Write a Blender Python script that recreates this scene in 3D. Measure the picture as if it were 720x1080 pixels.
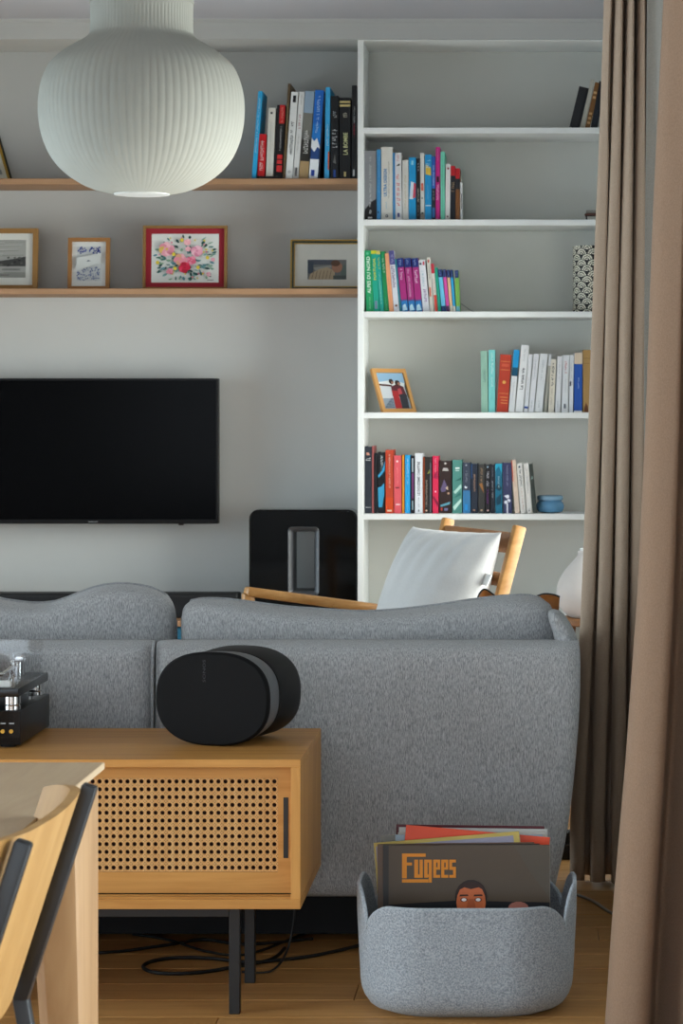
import bpy, bmesh, math, random
from mathutils import Vector, Matrix
for o in list(bpy.data.objects): bpy.data.objects.remove(o)
S = bpy.context.scene
COL = S.collection
R = math.radians
# ------------------------------------------------------------------ camera
FPX, CX, CY, CH = 2640.0, 560.0, 432.0, 1.17       # focal length / vanishing point in 720x1080 px, eye height
cd = bpy.data.cameras.new('camera'); cam = bpy.data.objects.new('camera', cd); COL.objects.link(cam)
cam.location = (0, 0, CH); cam.rotation_euler = (R(90), 0, 0)
cd.sensor_width = 36; cd.sensor_height = 36; cd.lens = FPX / 1080 * 36
cd.shift_x = (360 - CX) / 1080; cd.shift_y = -(540 - CY) / 1080
cd.clip_start = 0.05
cd.dof.use_dof = True; cd.dof.focus_distance = 4.95; cd.dof.aperture_fstop = 22
S.camera = cam
# ------------------------------------------------------------------ light
w = bpy.data.worlds.new('world'); S.world = w; w.use_nodes = True
w.node_tree.nodes['Background'].inputs[0].default_value = (0.80, 0.90, 1.0, 1)
w.node_tree.nodes['Background'].inputs[1].default_value = 3.0
def area(name, loc, rot, sx, sy, e, col):
    d = bpy.data.lights.new(name, 'AREA'); d.shape = 'RECTANGLE'; d.size = sx; d.size_y = sy; d.energy = e; d.color = col
    o = bpy.data.objects.new(name, d); COL.objects.link(o); o.location = loc; o.rotation_euler = rot; return o
area('daylight_far_window', (0.80, 7.55, 1.08), (0, R(90), 0), 1.25, 2.1, 100, (1.0, 0.985, 0.95))
area('daylight_near_window', (0.80, 2.7, 0.85), (0, R(90), 0), 1.5, 3.0, 60, (0.9, 0.95, 1.0))
area('daylight_left_window', (-3.35, 7.3, 0.85), (0, R(-90), 0), 1.5, 2.6, 55, (0.66, 0.83, 1.0))
area('fill_left_near', (-3.35, 2.9, 0.95), (0, R(-90), 0), 1.7, 3.0, 105, (0.86, 0.93, 1.0))  # fill lamp added to brighten the sofa back, sideboard and basket
S.view_settings.view_transform = 'Standard'; S.view_settings.look = 'None'
S.view_settings.exposure = 0.1; S.view_settings.gamma = 1.0; S.view_settings.use_curve_mapping = False

def wx(px, Y): return (px - CX) * Y / FPX
def wz(py, Y): return CH - (py - CY) * Y / FPX
# ------------------------------------------------------------------ helpers
def lin(c):
    if isinstance(c, str):
        c = c.lstrip('#'); c = [int(c[i:i+2], 16) / 255 for i in (0, 2, 4)]
    return tuple((v / 12.92 if v <= 0.04045 else ((v + 0.055) / 1.055) ** 2.4) for v in c[:3])
MATS = {}
def _new(name):
    m = bpy.data.materials.new(name); m.use_nodes = True
    nt = m.node_tree; return m, nt, nt.nodes['Principled BSDF']
def plain(col, rough=0.6, spec=0.4, metal=0.0, noise=0.06, scale=30, bump=0.0, coat=0.0):
    key = ('plain', col, rough, spec, metal, noise, scale, bump, coat)
    if key in MATS: return MATS[key]
    m, nt, b = _new('paint_' + str(len(MATS)))
    c = lin(col)
    tc = nt.nodes.new('ShaderNodeTexCoord'); n = nt.nodes.new('ShaderNodeTexNoise')
    n.inputs['Scale'].default_value = scale; n.inputs['Detail'].default_value = 3
    nt.links.new(tc.outputs['Object'], n.inputs['Vector'])
    r = nt.nodes.new('ShaderNodeValToRGB')
    r.color_ramp.elements[0].position = 0.3; r.color_ramp.elements[1].position = 0.7
    r.color_ramp.elements[0].color = (*[v * (1 - noise) for v in c], 1)
    r.color_ramp.elements[1].color = (*[min(1, v * (1 + noise)) for v in c], 1)
    nt.links.new(n.outputs['Fac'], r.inputs[0]); nt.links.new(r.outputs[0], b.inputs['Base Color'])
    b.inputs['Roughness'].default_value = rough; b.inputs['Specular IOR Level'].default_value = spec
    b.inputs['Metallic'].default_value = metal; b.inputs['Coat Weight'].default_value = coat
    if bump:
        bp = nt.nodes.new('ShaderNodeBump'); bp.inputs['Strength'].default_value = bump; bp.inputs['Distance'].default_value = 0.002
        nt.links.new(n.outputs['Fac'], bp.inputs['Height']); nt.links.new(bp.outputs[0], b.inputs['Normal'])
    MATS[key] = m; return m
def wood(c1, c2, axis='X', rough=0.5, grain=14, spec=0.35, rnd=0.0):
    key = ('wood', c1, c2, axis, rough, grain, rnd)
    if key in MATS: return MATS[key]
    m, nt, b = _new('wood_' + str(len(MATS)))
    tc = nt.nodes.new('ShaderNodeTexCoord'); mp = nt.nodes.new('ShaderNodeMapping')
    sc = {'X': (1.2, grain, grain), 'Y': (grain, 1.2, grain), 'Z': (grain, grain, 1.2)}[axis]
    mp.inputs['Scale'].default_value = sc
    nt.links.new(tc.outputs['Object'], mp.inputs['Vector'])
    n = nt.nodes.new('ShaderNodeTexNoise'); n.inputs['Scale'].default_value = 2.2; n.inputs['Detail'].default_value = 6; n.inputs['Roughness'].default_value = 0.62
    n.inputs['Distortion'].default_value = 0.6
    oi = nt.nodes.new('ShaderNodeObjectInfo')
    if rnd:
        ad = nt.nodes.new('ShaderNodeVectorMath'); ad.operation = 'ADD'
        sp = nt.nodes.new('ShaderNodeVectorMath'); sp.operation = 'SCALE'; sp.inputs[3].default_value = 40.0
        cb = nt.nodes.new('ShaderNodeCombineXYZ')
        for i in range(3): nt.links.new(oi.outputs['Random'], cb.inputs[i])
        nt.links.new(cb.outputs[0], sp.inputs[0]); nt.links.new(mp.outputs[0], ad.inputs[0]); nt.links.new(sp.outputs[0], ad.inputs[1])
        nt.links.new(ad.outputs[0], n.inputs['Vector'])
    else: nt.links.new(mp.outputs[0], n.inputs['Vector'])
    r = nt.nodes.new('ShaderNodeValToRGB'); r.color_ramp.elements[0].position = 0.32; r.color_ramp.elements[1].position = 0.68
    r.color_ramp.elements[0].color = (*lin(c1), 1); r.color_ramp.elements[1].color = (*lin(c2), 1)
    nt.links.new(n.outputs['Fac'], r.inputs[0])
    if rnd:
        hs = nt.nodes.new('ShaderNodeHueSaturation'); mr = nt.nodes.new('ShaderNodeMapRange')
        mr.inputs[3].default_value = 1 - rnd; mr.inputs[4].default_value = 1 + rnd
        nt.links.new(oi.outputs['Random'], mr.inputs[0]); nt.links.new(mr.outputs[0], hs.inputs['Value'])
        nt.links.new(r.outputs[0], hs.inputs['Color']); nt.links.new(hs.outputs[0], b.inputs['Base Color'])
    else: nt.links.new(r.outputs[0], b.inputs['Base Color'])
    b.inputs['Roughness'].default_value = rough; b.inputs['Specular IOR Level'].default_value = spec
    bp = nt.nodes.new('ShaderNodeBump'); bp.inputs['Strength'].default_value = 0.15; bp.inputs['Distance'].default_value = 0.001
    nt.links.new(n.outputs['Fac'], bp.inputs['Height']); nt.links.new(bp.outputs[0], b.inputs['Normal'])
    MATS[key] = m; return m
def fabric(c1, c2, sc=(260, 260, 70), bump=0.5, rough=0.95, sheen=0.15, lo=0.35, hi=0.65, dist=0.002):
    key = ('fab', c1, c2, sc, bump)
    if key in MATS: return MATS[key]
    m, nt, b = _new('fabric_' + str(len(MATS)))
    tc = nt.nodes.new('ShaderNodeTexCoord'); mp = nt.nodes.new('ShaderNodeMapping'); mp.inputs['Scale'].default_value = sc
    nt.links.new(tc.outputs['Object'], mp.inputs['Vector'])
    n = nt.nodes.new('ShaderNodeTexNoise'); n.inputs['Scale'].default_value = 1.0; n.inputs['Detail'].default_value = 3; n.inputs['Roughness'].default_value = 0.7
    nt.links.new(mp.outputs[0], n.inputs['Vector'])
    r = nt.nodes.new('ShaderNodeValToRGB'); r.color_ramp.elements[0].position = lo; r.color_ramp.elements[1].position = hi
    r.color_ramp.elements[0].color = (*lin(c1), 1); r.color_ramp.elements[1].color = (*lin(c2), 1)
    nt.links.new(n.outputs['Fac'], r.inputs[0]); nt.links.new(r.outputs[0], b.inputs['Base Color'])
    b.inputs['Roughness'].default_value = rough; b.inputs['Specular IOR Level'].default_value = 0.15; b.inputs['Sheen Weight'].default_value = sheen
    bp = nt.nodes.new('ShaderNodeBump'); bp.inputs['Strength'].default_value = bump; bp.inputs['Distance'].default_value = dist
    nt.links.new(n.outputs['Fac'], bp.inputs['Height']); nt.links.new(bp.outputs[0], b.inputs['Normal'])
    MATS[key] = m; return m
def clear(name, tint, gloss=0.12, rough=0.03):
    m, nt, b = _new(name); nt.nodes.remove(b)
    t = nt.nodes.new('ShaderNodeBsdfTransparent'); t.inputs[0].default_value = (*tint, 1)
    g = nt.nodes.new('ShaderNodeBsdfGlossy'); g.inputs['Roughness'].default_value = rough
    fr = nt.nodes.new('ShaderNodeFresnel'); fr.inputs[0].default_value = 1.45 if gloss > .1 else 1.12
    ad = nt.nodes.new('ShaderNodeMath'); ad.operation = 'ADD'; ad.inputs[1].default_value = gloss * 0.3
    nt.links.new(fr.outputs[0], ad.inputs[0]) if gloss > .1 else None
    ad.inputs[0].default_value = 0.05
    mx = nt.nodes.new('ShaderNodeMixShader'); nt.links.new(ad.outputs[0], mx.inputs[0])
    nt.links.new(t.outputs[0], mx.inputs[1]); nt.links.new(g.outputs[0], mx.inputs[2])
    nt.links.new(mx.outputs[0], nt.nodes['Material Output'].inputs[0]); return m
def print_mat(rough=0.6):
    key = ('print', rough)
    if key in MATS: return MATS[key]
    m, nt, b = _new('print_ink_' + str(len(MATS)))
    a = nt.nodes.new('ShaderNodeAttribute'); a.attribute_name = 'Col'
    n = nt.nodes.new('ShaderNodeTexNoise'); n.inputs['Scale'].default_value = 150
    mx = nt.nodes.new('ShaderNodeMix'); mx.data_type = 'RGBA'; mx.blend_type = 'OVERLAY'; mx.inputs[0].default_value = 0.12
    nt.links.new(a.outputs['Color'], mx.inputs[6]); nt.links.new(n.outputs['Fac'], mx.inputs[7])
    nt.links.new(mx.outputs[2], b.inputs['Base Color'])
    b.inputs['Roughness'].default_value = rough; b.inputs['Specular IOR Level'].default_value = 0.3
    MATS[key] = m; return m

def link(o, parent=None, worldspace=True):
    COL.objects.link(o)
    if parent is not None:
        o.parent = parent
        if worldspace and parent.parent is None and parent.type == 'EMPTY':
            o.matrix_parent_inverse = Matrix.Translation(-parent.location)
    return o
def mesh_from(name, bm, mat, smooth=False):
    me = bpy.data.meshes.new(name)
    bmesh.ops.recalc_face_normals(bm, faces=bm.faces)
    bm.to_mesh(me); bm.free()
    if mat: me.materials.append(mat)
    if smooth:
        me.polygons.foreach_set('use_smooth', [True] * len(me.polygons))
        try: me.set_sharp_from_angle(angle=R(40))
        except Exception: pass
    return me
def obj(name, bm, mat, parent=None, smooth=False, ws=True):
    return link(bpy.data.objects.new(name, mesh_from(name, bm, mat, smooth)), parent, ws)
def thing(name, label, cat, loc=(0, 0, 0), group=None, rot=(0, 0, 0)):
    o = bpy.data.objects.new(name, None); COL.objects.link(o); o.location = loc; o.rotation_euler = rot
    o.empty_display_size = 0.05
    return tag(o, label, cat, group)
def tag(o, label=None, cat=None, group=None, kind=None):
    if label: o['label'] = label
    if cat: o['category'] = cat
    if group: o['group'] = group
    if kind: o['kind'] = kind
    return o
def BM(): return bmesh.new()
def box(bm, x0, x1, y0, y1, z0, z1, bev=0.0, seg=1):
    vs = [bm.verts.new(p) for p in ((x0,y0,z0),(x1,y0,z0),(x1,y1,z0),(x0,y1,z0),(x0,y0,z1),(x1,y0,z1),(x1,y1,z1),(x0,y1,z1))]
    fs = [bm.faces.new([vs[i] for i in f]) for f in ((3,2,1,0),(4,5,6,7),(0,1,5,4),(1,2,6,5),(2,3,7,6),(3,0,4,7))]
    if bev:
        es = set(e for f in fs for e in f.edges)
        bmesh.ops.bevel(bm, geom=list(es), offset=bev, segments=seg, profile=0.5, affect='EDGES')
    return bm
def bar(bm, p0, p1, w, h, up=(0, 0, 1), w1=None, h1=None, bev=0.0):
    p0, p1 = Vector(p0), Vector(p1); d = (p1 - p0).normalized(); up = Vector(up)
    s = d.cross(up); s = s.normalized() if s.length > 1e-5 else Vector((1, 0, 0)); u = s.cross(d)
    w1 = w if w1 is None else w1; h1 = h if h1 is None else h1
    vs = []
    for p, a, b in ((p0, w, h), (p1, w1, h1)):
        for i, j in ((-1,-1),(1,-1),(1,1),(-1,1)): vs.append(bm.verts.new(p + s * (i*a/2) + u * (j*b/2)))
    fs = [bm.faces.new([vs[i] for i in f]) for f in ((0,1,2,3),(7,6,5,4),(0,4,5,1),(1,5,6,2),(2,6,7,3),(3,7,4,0))]
    if bev: bmesh.ops.bevel(bm, geom=list(set(e for f in fs for e in f.edges)), offset=bev, segments=2, profile=0.5, affect='EDGES')
    return bm
def tube(bm, pts, r, n=8, cap=True, r2=None):
    pts = [Vector(p) for p in pts]; rings = []; nrm = None
    for i, p in enumerate(pts):
        d = (pts[min(i+1, len(pts)-1)] - pts[max(i-1, 0)]).normalized()
        if nrm is None:
            a = Vector((0, 0, 1)) if abs(d.z) < 0.9 else Vector((1, 0, 0)); nrm = d.cross(a).normalized()
        else: nrm = (nrm - d * nrm.dot(d)).normalized()
        b = d.cross(nrm)
        rr = r if r2 is None else r + (r2 - r) * i / (len(pts) - 1)
        rings.append([bm.verts.new(p + (nrm * math.cos(2*math.pi*k/n) + b * math.sin(2*math.pi*k/n)) * rr) for k in range(n)])
    for a, b in zip(rings, rings[1:]):
        for k in range(n): bm.faces.new((a[k], a[(k+1) % n], b[(k+1) % n], b[k]))
    if cap: bm.faces.new(rings[0]); bm.faces.new(list(reversed(rings[-1])))
    return bm
def spline(pts, n=8):
    pts = [Vector(p) for p in pts]; out = []
    for i in range(len(pts) - 1):
        p0, p1, p2, p3 = pts[max(i-1, 0)], pts[i], pts[i+1], pts[min(i+2, len(pts)-1)]
        for k in range(n):
            t = k / n
            out.append(0.5 * ((2*p1) + (p2-p0)*t + (2*p0-5*p1+4*p2-p3)*t*t + (3*p1-p0-3*p2+p3)*t*t*t))
    out.append(pts[-1]); return out
def lathe(bm, prof, c, n=32, fn=None, cap0=True, cap1=True):
    rings = []
    for r, z in prof:
        rings.append([bm.verts.new((c[0] + (r if fn is None else fn(r, k / n)) * math.cos(2*math.pi*k/n), c[1] + (r if fn is None else fn(r, k / n)) * math.sin(2*math.pi*k/n), c[2] + z)) for k in range(n)])
    for a, b in zip(rings, rings[1:]):
        for k in range(n): bm.faces.new((a[k], a[(k+1) % n], b[(k+1) % n], b[k]))
    if cap0: bm.faces.new(list(reversed(rings[0])))
    if cap1: bm.faces.new(rings[-1])
    return bm
def interp(tab, x):
    if x <= tab[0][0]: return tab[0][1]
    for (a, va), (b, vb) in zip(tab, tab[1:]):
        if x <= b:
            t = (x - a) / (b - a); t = t*t*(3-2*t) if False else t
            return va + (vb - va) * t
    return tab[-1][1]
def smooth_tab(tab, n=6):
    pts = spline([(a, b, 0) for a, b in tab], n); return [(p.x, p.y) for p in pts]
def rrect(w, h, r, n=6):
    out = []
    for cx, cz, a0 in ((w/2-r, h/2-r, 0), (-w/2+r, h/2-r, 90), (-w/2+r, -h/2+r, 180), (w/2-r, -h/2+r, 270)):
        for k in range(n + 1):
            a = R(a0 + 90*k/n); out.append((cx + r*math.cos(a), cz + r*math.sin(a)))
    return out
def loft(bm, rings, closed=False, cap=True):
    rv = [[bm.verts.new(p) for p in r] for r in rings]; n = len(rv[0])
    prs = list(zip(rv, rv[1:])) + ([(rv[-1], rv[0])] if closed else [])
    for a, b in prs:
        for k in range(n): bm.faces.new((a[k], a[(k+1) % n], b[(k+1) % n], b[k]))
    if cap and not closed: bm.faces.new(rv[0]); bm.faces.new(list(reversed(rv[-1])))
    return bm
def puff(bm, pos, T, nu=24, nv=20, p=4.0, q=2.5, seed=0, wob=0.0, fold=0.0):
    """closed cushion: pos(u,v)->(point, normal); half thickness T*(profile)"""
    rnd = random.Random(seed); ph = [rnd.uniform(0, 6.28) for _ in range(6)]
    g = {}
    def us(i, n):    # denser near the edges
        t = i / n; return 0.5 - 0.5 * math.cos(math.pi * t)
    for sgn in (-1, 1):
        for i in range(nu + 1):
            for j in range(nv + 1):
                edge = i in (0, nu) or j in (0, nv)
                if edge and sgn == 1: g[(1, i, j)] = g[(-1, i, j)]; continue
                u, v = us(i, nu), us(j, nv)
                a = max(0.0, (1 - abs(2*u-1)**p) * (1 - abs(2*v-1)**p)) ** (1/q)
                wv = wob * (math.sin(5*u+ph[0]) * math.sin(4*v+ph[1]) + 0.6*math.sin(11*u+3*v+ph[2]))
                wv += fold * (math.sin(38*u + 7*v + ph[3]) * (1 - v)**3 + .6*math.sin(30*v + 6*u + ph[4]) * u**4)
                P, N = pos(u, v)
                g[(sgn, i, j)] = bm.verts.new(P + N * (sgn * T * a * (1 + wv)))
    for sgn in (-1, 1):
        for i in range(nu):
            for j in range(nv):
                f = [g[(sgn, i, j)], g[(sgn, i+1, j)], g[(sgn, i+1, j+1)], g[(sgn, i, j+1)]]
                try: bm.faces.new(f if sgn < 0 else f[::-1])
                except ValueError: pass
    return bm

class Ink:
    """flat print: coloured polygons on a local x-z plane, facing -y"""
    def __init__(s): s.v, s.f, s.c, s.k = [], [], [], 0
    def poly(s, pts, col, lift=None):
        s.k += 1; y = -0.0003 - 0.00006 * s.k if lift is None else -lift
        b = len(s.v); s.v += [(x, y, z) for x, z in pts]; s.f.append(tuple(range(b, b + len(pts)))); s.c.append(lin(col))
    def rect(s, x0, z0, x1, z1, col): s.poly([(x0,z0),(x1,z0),(x1,z1),(x0,z1)], col)
    def disc(s, x, z, r, col, n=12, rz=None, rot=0):
        rz = r if rz is None else rz
        P = []
        for k in range(n):
            a = 2*math.pi*k/n; dx, dz = r*math.cos(a), rz*math.sin(a)
            P.append((x + dx*math.cos(rot) - dz*math.sin(rot), z + dx*math.sin(rot) + dz*math.cos(rot)))
        s.poly(P, col)
    def text(s, body, x0, z0, x1, z1, col, mode='h', bold=0.0):
        V, Fc = text_geo(body, bold); s.k += 1; y = -0.0003 - 0.00006 * s.k; b = len(s.v)
        for tx, ty in V:
            if mode == 'h': s.v.append((x0 + tx*(x1-x0), y, z0 + ty*(z1-z0)))
            elif mode == 'up': s.v.append((x1 - ty*(x1-x0), y, z0 + tx*(z1-z0)))
            else: s.v.append((x0 + ty*(x1-x0), y, z1 - tx*(z1-z0)))
        for f in Fc: s.f.append(tuple(i + b for i in f)); s.c.append(lin(col))
    def build(s, name, parent, ws=False, rough=0.55):
        me = bpy.data.meshes.new(name); me.from_pydata(s.v, [], s.f)
        at = me.color_attributes.new('Col', 'FLOAT_COLOR', 'CORNER')
        vals = []
        for p, c in zip(me.polygons, s.c): vals += [c[0], c[1], c[2], 1.0] * p.loop_total
        at.data.foreach_set('color', vals); me.materials.append(print_mat(rough)); me.update()
        return link(bpy.data.objects.new(name, me), parent, ws)
_tc = {}
def text_geo(body, bold=0.0):
    if (body, bold) in _tc: return _tc[(body, bold)]
    c = bpy.data.curves.new('lettering', 'FONT'); c.body = body; c.size = 1; c.resolution_u = 2; c.offset = bold; c.fill_mode = 'FRONT'
    o = bpy.data.objects.new('lettering', c)
    me = o.to_mesh()
    V = [(v.co.x, v.co.y) for v in me.vertices]; Fc = [tuple(p.vertices) for p in me.polygons]
    o.to_mesh_clear(); bpy.data.objects.remove(o); bpy.data.curves.remove(c)
    x0 = min(v[0] for v in V); x1 = max(v[0] for v in V); y0 = min(v[1] for v in V); y1 = max(v[1] for v in V)
    _tc[(body, bold)] = ([((a-x0)/(x1-x0), (b-y0)/(y1-y0)) for a, b in V], Fc)
    return _tc[(body, bold)]

# ------------------------------------------------------------------ materials
M_wall = plain('#bcbcb8', 0.85, 0.2, noise=0.015, scale=6, bump=0.03)
M_white = plain('#e6e7e4', 0.45, 0.4, noise=0.01, scale=8)
M_ceil = plain('#b4b4b8', 0.9, 0.15, noise=0.01, scale=5)
M_oakX = wood('#9c7656', '#ad8765', 'X', 0.55)
M_floor = wood('#b07d43', '#c9965a', 'X', 0.42, grain=16, rnd=0.07)
M_side = wood('#b9803f', '#cf9852', 'X', 0.45, grain=18)
M_sideZ = wood('#b9803f', '#cf9852', 'Z', 0.45, grain=18)
M_sideY = wood('#b9803f', '#cf9852', 'Y', 0.45, grain=18)
M_table = wood('#a1886b', '#b09a7c', 'Y', 0.5, grain=12)
M_tableZ = wood('#8f6c48', '#a5835c', 'Z', 0.5, grain=12)  # leg wood darker than the top, with the leg's shade put into the colour
M_ply = wood('#9c7440', '#ac8550', 'Z', 0.5, grain=10)
M_plyedge = wood('#c8a26a', '#dcb985', 'Y', 0.55, grain=30)
M_arm = wood('#a3713a', '#b98a52', 'X', 0.4, grain=16)
M_armdark = wood('#7d5330', '#94663c', 'X', 0.5, grain=16)
M_blackmetal = plain('#17181a', 0.42, 0.5, noise=0.05, scale=60)
M_gloss = plain('#040405', 0.07, 0.3, noise=0.02)
M_satin = plain('#060607', 0.4, 0.25, noise=0.03)
M_screen = plain('#020203', 0.2, 0.06, noise=0.0)
M_grey = plain('#3c3d40', 0.35, 0.5, noise=0.02)
M_chrome = plain('#d8d8d8', 0.12, 0.5, 1.0, 0.01)
M_gold = plain('#c89b45', 0.3, 0.5, 1.0, 0.05)
M_sofa = fabric('#87898b', '#c6c7c8', (520, 520, 100), 0.5)
M_piping = fabric('#85878a', '#acaeb0', (420, 420, 200), 0.4)
M_felt = fabric('#7c848c', '#b4bbc2', (300, 300, 300), 0.3)
M_curtain = fabric('#846d5a', '#8f7764', (500, 500, 300), 0.3, sheen=0.05)
M_curtain2 = fabric('#a8937f', '#b39e8a', (500, 500, 300), 0.3, sheen=0.05)
M_lit_fold = fabric('#8a867e', '#96928a', (500, 500, 300), 0.2, sheen=0.05)  # pale tone stands in for window light on a curtain fold
M_pillow = fabric('#bdbcba', '#cccbc9', (500, 500, 500), 0.25)
M_shade = plain('#adada4', 0.8, 0.2, noise=0.02, scale=20)
M_leather = plain('#9a5a1c', 0.45, 0.4, noise=0.1, scale=40, bump=0.1)
M_page = plain('#d9d3c4', 0.9, 0.1, noise=0.06, scale=200)
M_glasspane = clear('window_glass', (0.96, 0.98, 0.97))
M_acrylic = clear('acrylic', (0.985, 0.99, 0.992), 0.02)

# ------------------------------------------------------------------ the setting
XL, XR, YN, YB, YF, ZC = -3.0, 0.45, -1.2, 9.25, 8.95, 2.563
bm = BM(); box(bm, XL, XR, YN, YB, -0.06, -0.016)
floor = tag(obj('floor', bm, M_floor), 'honey oak plank floor', None, None, 'structure')
PW, PL = 0.14, 1.62
bm = BM()
x0, x1, y0, y1, zt, zb, c = 0, PL - 0.0015, 0, PW - 0.0018, 0.0, -0.0155, 0.0012
vs = [bm.verts.new(p) for p in ((x0,y0,zb),(x1,y0,zb),(x1,y1,zb),(x0,y1,zb),(x0,y0,zt-c),(x1,y0,zt-c),(x1,y1,zt-c),(x0,y1,zt-c),(x0+c,y0+c,zt),(x1-c,y0+c,zt),(x1-c,y1-c,zt),(x0+c,y1-c,zt))]
for f in ((3,2,1,0),(8,9,10,11),(0,1,5,4),(1,2,6,5),(2,3,7,6),(3,0,4,7),(4,5,9,8),(5,6,10,9),(6,7,11,10),(7,4,8,11)): bm.faces.new([vs[i] for i in f])
plank_me = mesh_from('plank', bm, M_floor)
rnd = random.Random(4); y = YN; row = 0
while y < YB - 0.02:
    x = XR - PL + rnd.choice((0.0, 0.35, 0.7, 1.05))*0.9
    off = (0.0, 0.55, 1.05, 0.3, 0.8)[row % 5]
    x = XR - off if off else XR - PL
    xs = [XR - off - k*PL for k in range(0 if off else 1, 5)]
    for xx in xs:
        a, b = max(XL, xx), min(XR, xx + PL)
        if b - a < 0.05 or y + PW > YB + 0.14: continue
        o = bpy.data.objects.new('plank', plank_me); link(o, floor, False)
        o.location = (a, y, 0); o.scale = ((b - a) / PL, min(1, (YB - y) / PW), 1)
    y += PW; row += 1
bm = BM(); box(bm, XL - 0.2, XR + 0.25, YN, YB + 0.2, ZC, ZC + 0.1)
tag(obj('ceiling', bm, M_ceil), 'white ceiling', None, None, 'structure')
bm = BM(); box(bm, XL - 0.2, XR + 0.25, YB, YB + 0.2, -0.06, ZC)
tag(obj('wall_back', bm, M_wall), 'pale grey wall behind the television and shelves', None, None, 'structure')
W3 = (5.9, 8.7, 0.08, 1.7)
bm = BM()
W_FILL = (1.3, 4.5, 0.08, 1.85)  # unseen window opening added to let the left fill lamp in
for a, b in ((YN, W_FILL[0]), (W_FILL[1], W3[0]), (W3[1], YB)): box(bm, XL - 0.25, XL, a, b, -0.06, ZC)
for W in (W3, W_FILL): box(bm, XL - 0.25, XL, W[0], W[1], W[3], ZC); box(bm, XL - 0.25, XL, W[0], W[1], -0.06, W[2])
tag(obj('wall_left', bm, M_wall), 'pale wall on the far left side', None, None, 'structure')
W1 = (6.45, 8.65, 0.45, 1.72); W2 = (1.1, 4.3, 0.08, 1.7)
bm = BM()
for a, b in ((YN, W2[0]), (W2[1], W1[0]), (W1[1], YB)): box(bm, XR, XR + 0.25, a, b, -0.06, ZC)
for W in (W1, W2): box(bm, XR, XR + 0.25, W[0], W[1], W[3], ZC); box(bm, XR, XR + 0.25, W[0], W[1], -0.06, W[2])
tag(obj('wall_right', bm, M_wall), 'pale wall with tall windows behind the curtains', None, None, 'structure')
for i, W in enumerate((W1, W2, W3, W_FILL)):  # the last window is made up for the fill lamp
    wxm = XR + 0.15 if i < 2 else XL - 0.15
    bm = BM(); X0, X1 = wxm - .03, wxm + .03; fw = 0.06
    mids = [W[0], (W[0]+W[1])/2, W[1]]
    box(bm, X0, X1, W[0], W[1], W[2], W[2]+fw); box(bm, X0, X1, W[0], W[1], W[3]-fw, W[3])
    for m in mids:
        a = min(max(m - fw/2, W[0]), W[1]-fw); box(bm, X0, X1, a, a+fw, W[2]+fw, W[3]-fw)
    wf = tag(obj('window_%d' % (i+1), bm, M_white), 'white framed window in %s wall' % ('right' if i < 2 else 'left'), None, None, 'structure')
    for a, b in ((mids[0]+fw, mids[1]-fw/2), (mids[1]+fw/2, mids[2]-fw)):
        bm = BM(); box(bm, wxm-0.003, wxm+0.003, a, b, W[2]+fw, W[3]-fw); obj('pane', bm, M_glasspane, wf, ws=False)
bm = BM(); box(bm, XL, XR, YF - 0.02, YB, wz(42, YF), ZC)
box(bm, XL, XR, YF - 0.032, YF - 0.02, ZC - 0.012, ZC)
tag(obj('trim_1', bm, M_wall), 'boxed beam above the shelves under the ceiling', None, None, 'structure')

# ------------------------------------------------------------------ bookcase
t = thing('bookcase', 'tall white open bookcase built in beside the curtain', 'bookcase', (-0.1, 9.1, 0))
ZT = wz(42, YF); BX0, BX1, BX2 = wx(377, YF), wx(383.2, YF), 0.43
bm = BM(); box(bm, BX0, BX1, YF, YB - 0.012, 0, ZT, 0.001); obj('side_panel', bm, M_white, t)
bm = BM(); box(bm, BX2 - 0.02, BX2, YF, YB - 0.012, 0, ZT, 0.001); obj('side_panel', bm, M_white, t)
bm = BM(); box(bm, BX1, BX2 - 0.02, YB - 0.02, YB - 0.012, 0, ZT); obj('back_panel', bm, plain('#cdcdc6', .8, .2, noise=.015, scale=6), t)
bm = BM(); box(bm, BX1, BX2 - 0.02, YF + 0.004, YB - 0.02, ZT - 0.004, ZT); obj('top_panel', bm, M_white, t)
SH = [wz(v, YF) for v in (134.5, 231.5, 328.5, 435, 542)]
for z in SH + [0.44, 0.10]:
    bm = BM(); box(bm, BX1, BX2 - 0.02, YF, YB - 0.02, z - 0.021, z, 0.0012); obj('shelf', bm, M_white, t)
# ------------------------------------------------------------------ oak wall shelves
WS = []
for py, lab in ((188.2, 'upper long oak wall shelf holding books, behind the pendant lamp'), (304.2, 'lower long oak wall shelf holding the framed pictures')):
    z = wz(py, 8.99); WS.append(z)
    bm = BM(); box(bm, XL + .002, BX0 - 0.001, 8.99, YB - 0.001, z - 0.021, z, 0.0015)
    tag(obj('wall_shelf', bm, M_oakX), lab, 'shelf', 'oak wall shelves')

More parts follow.
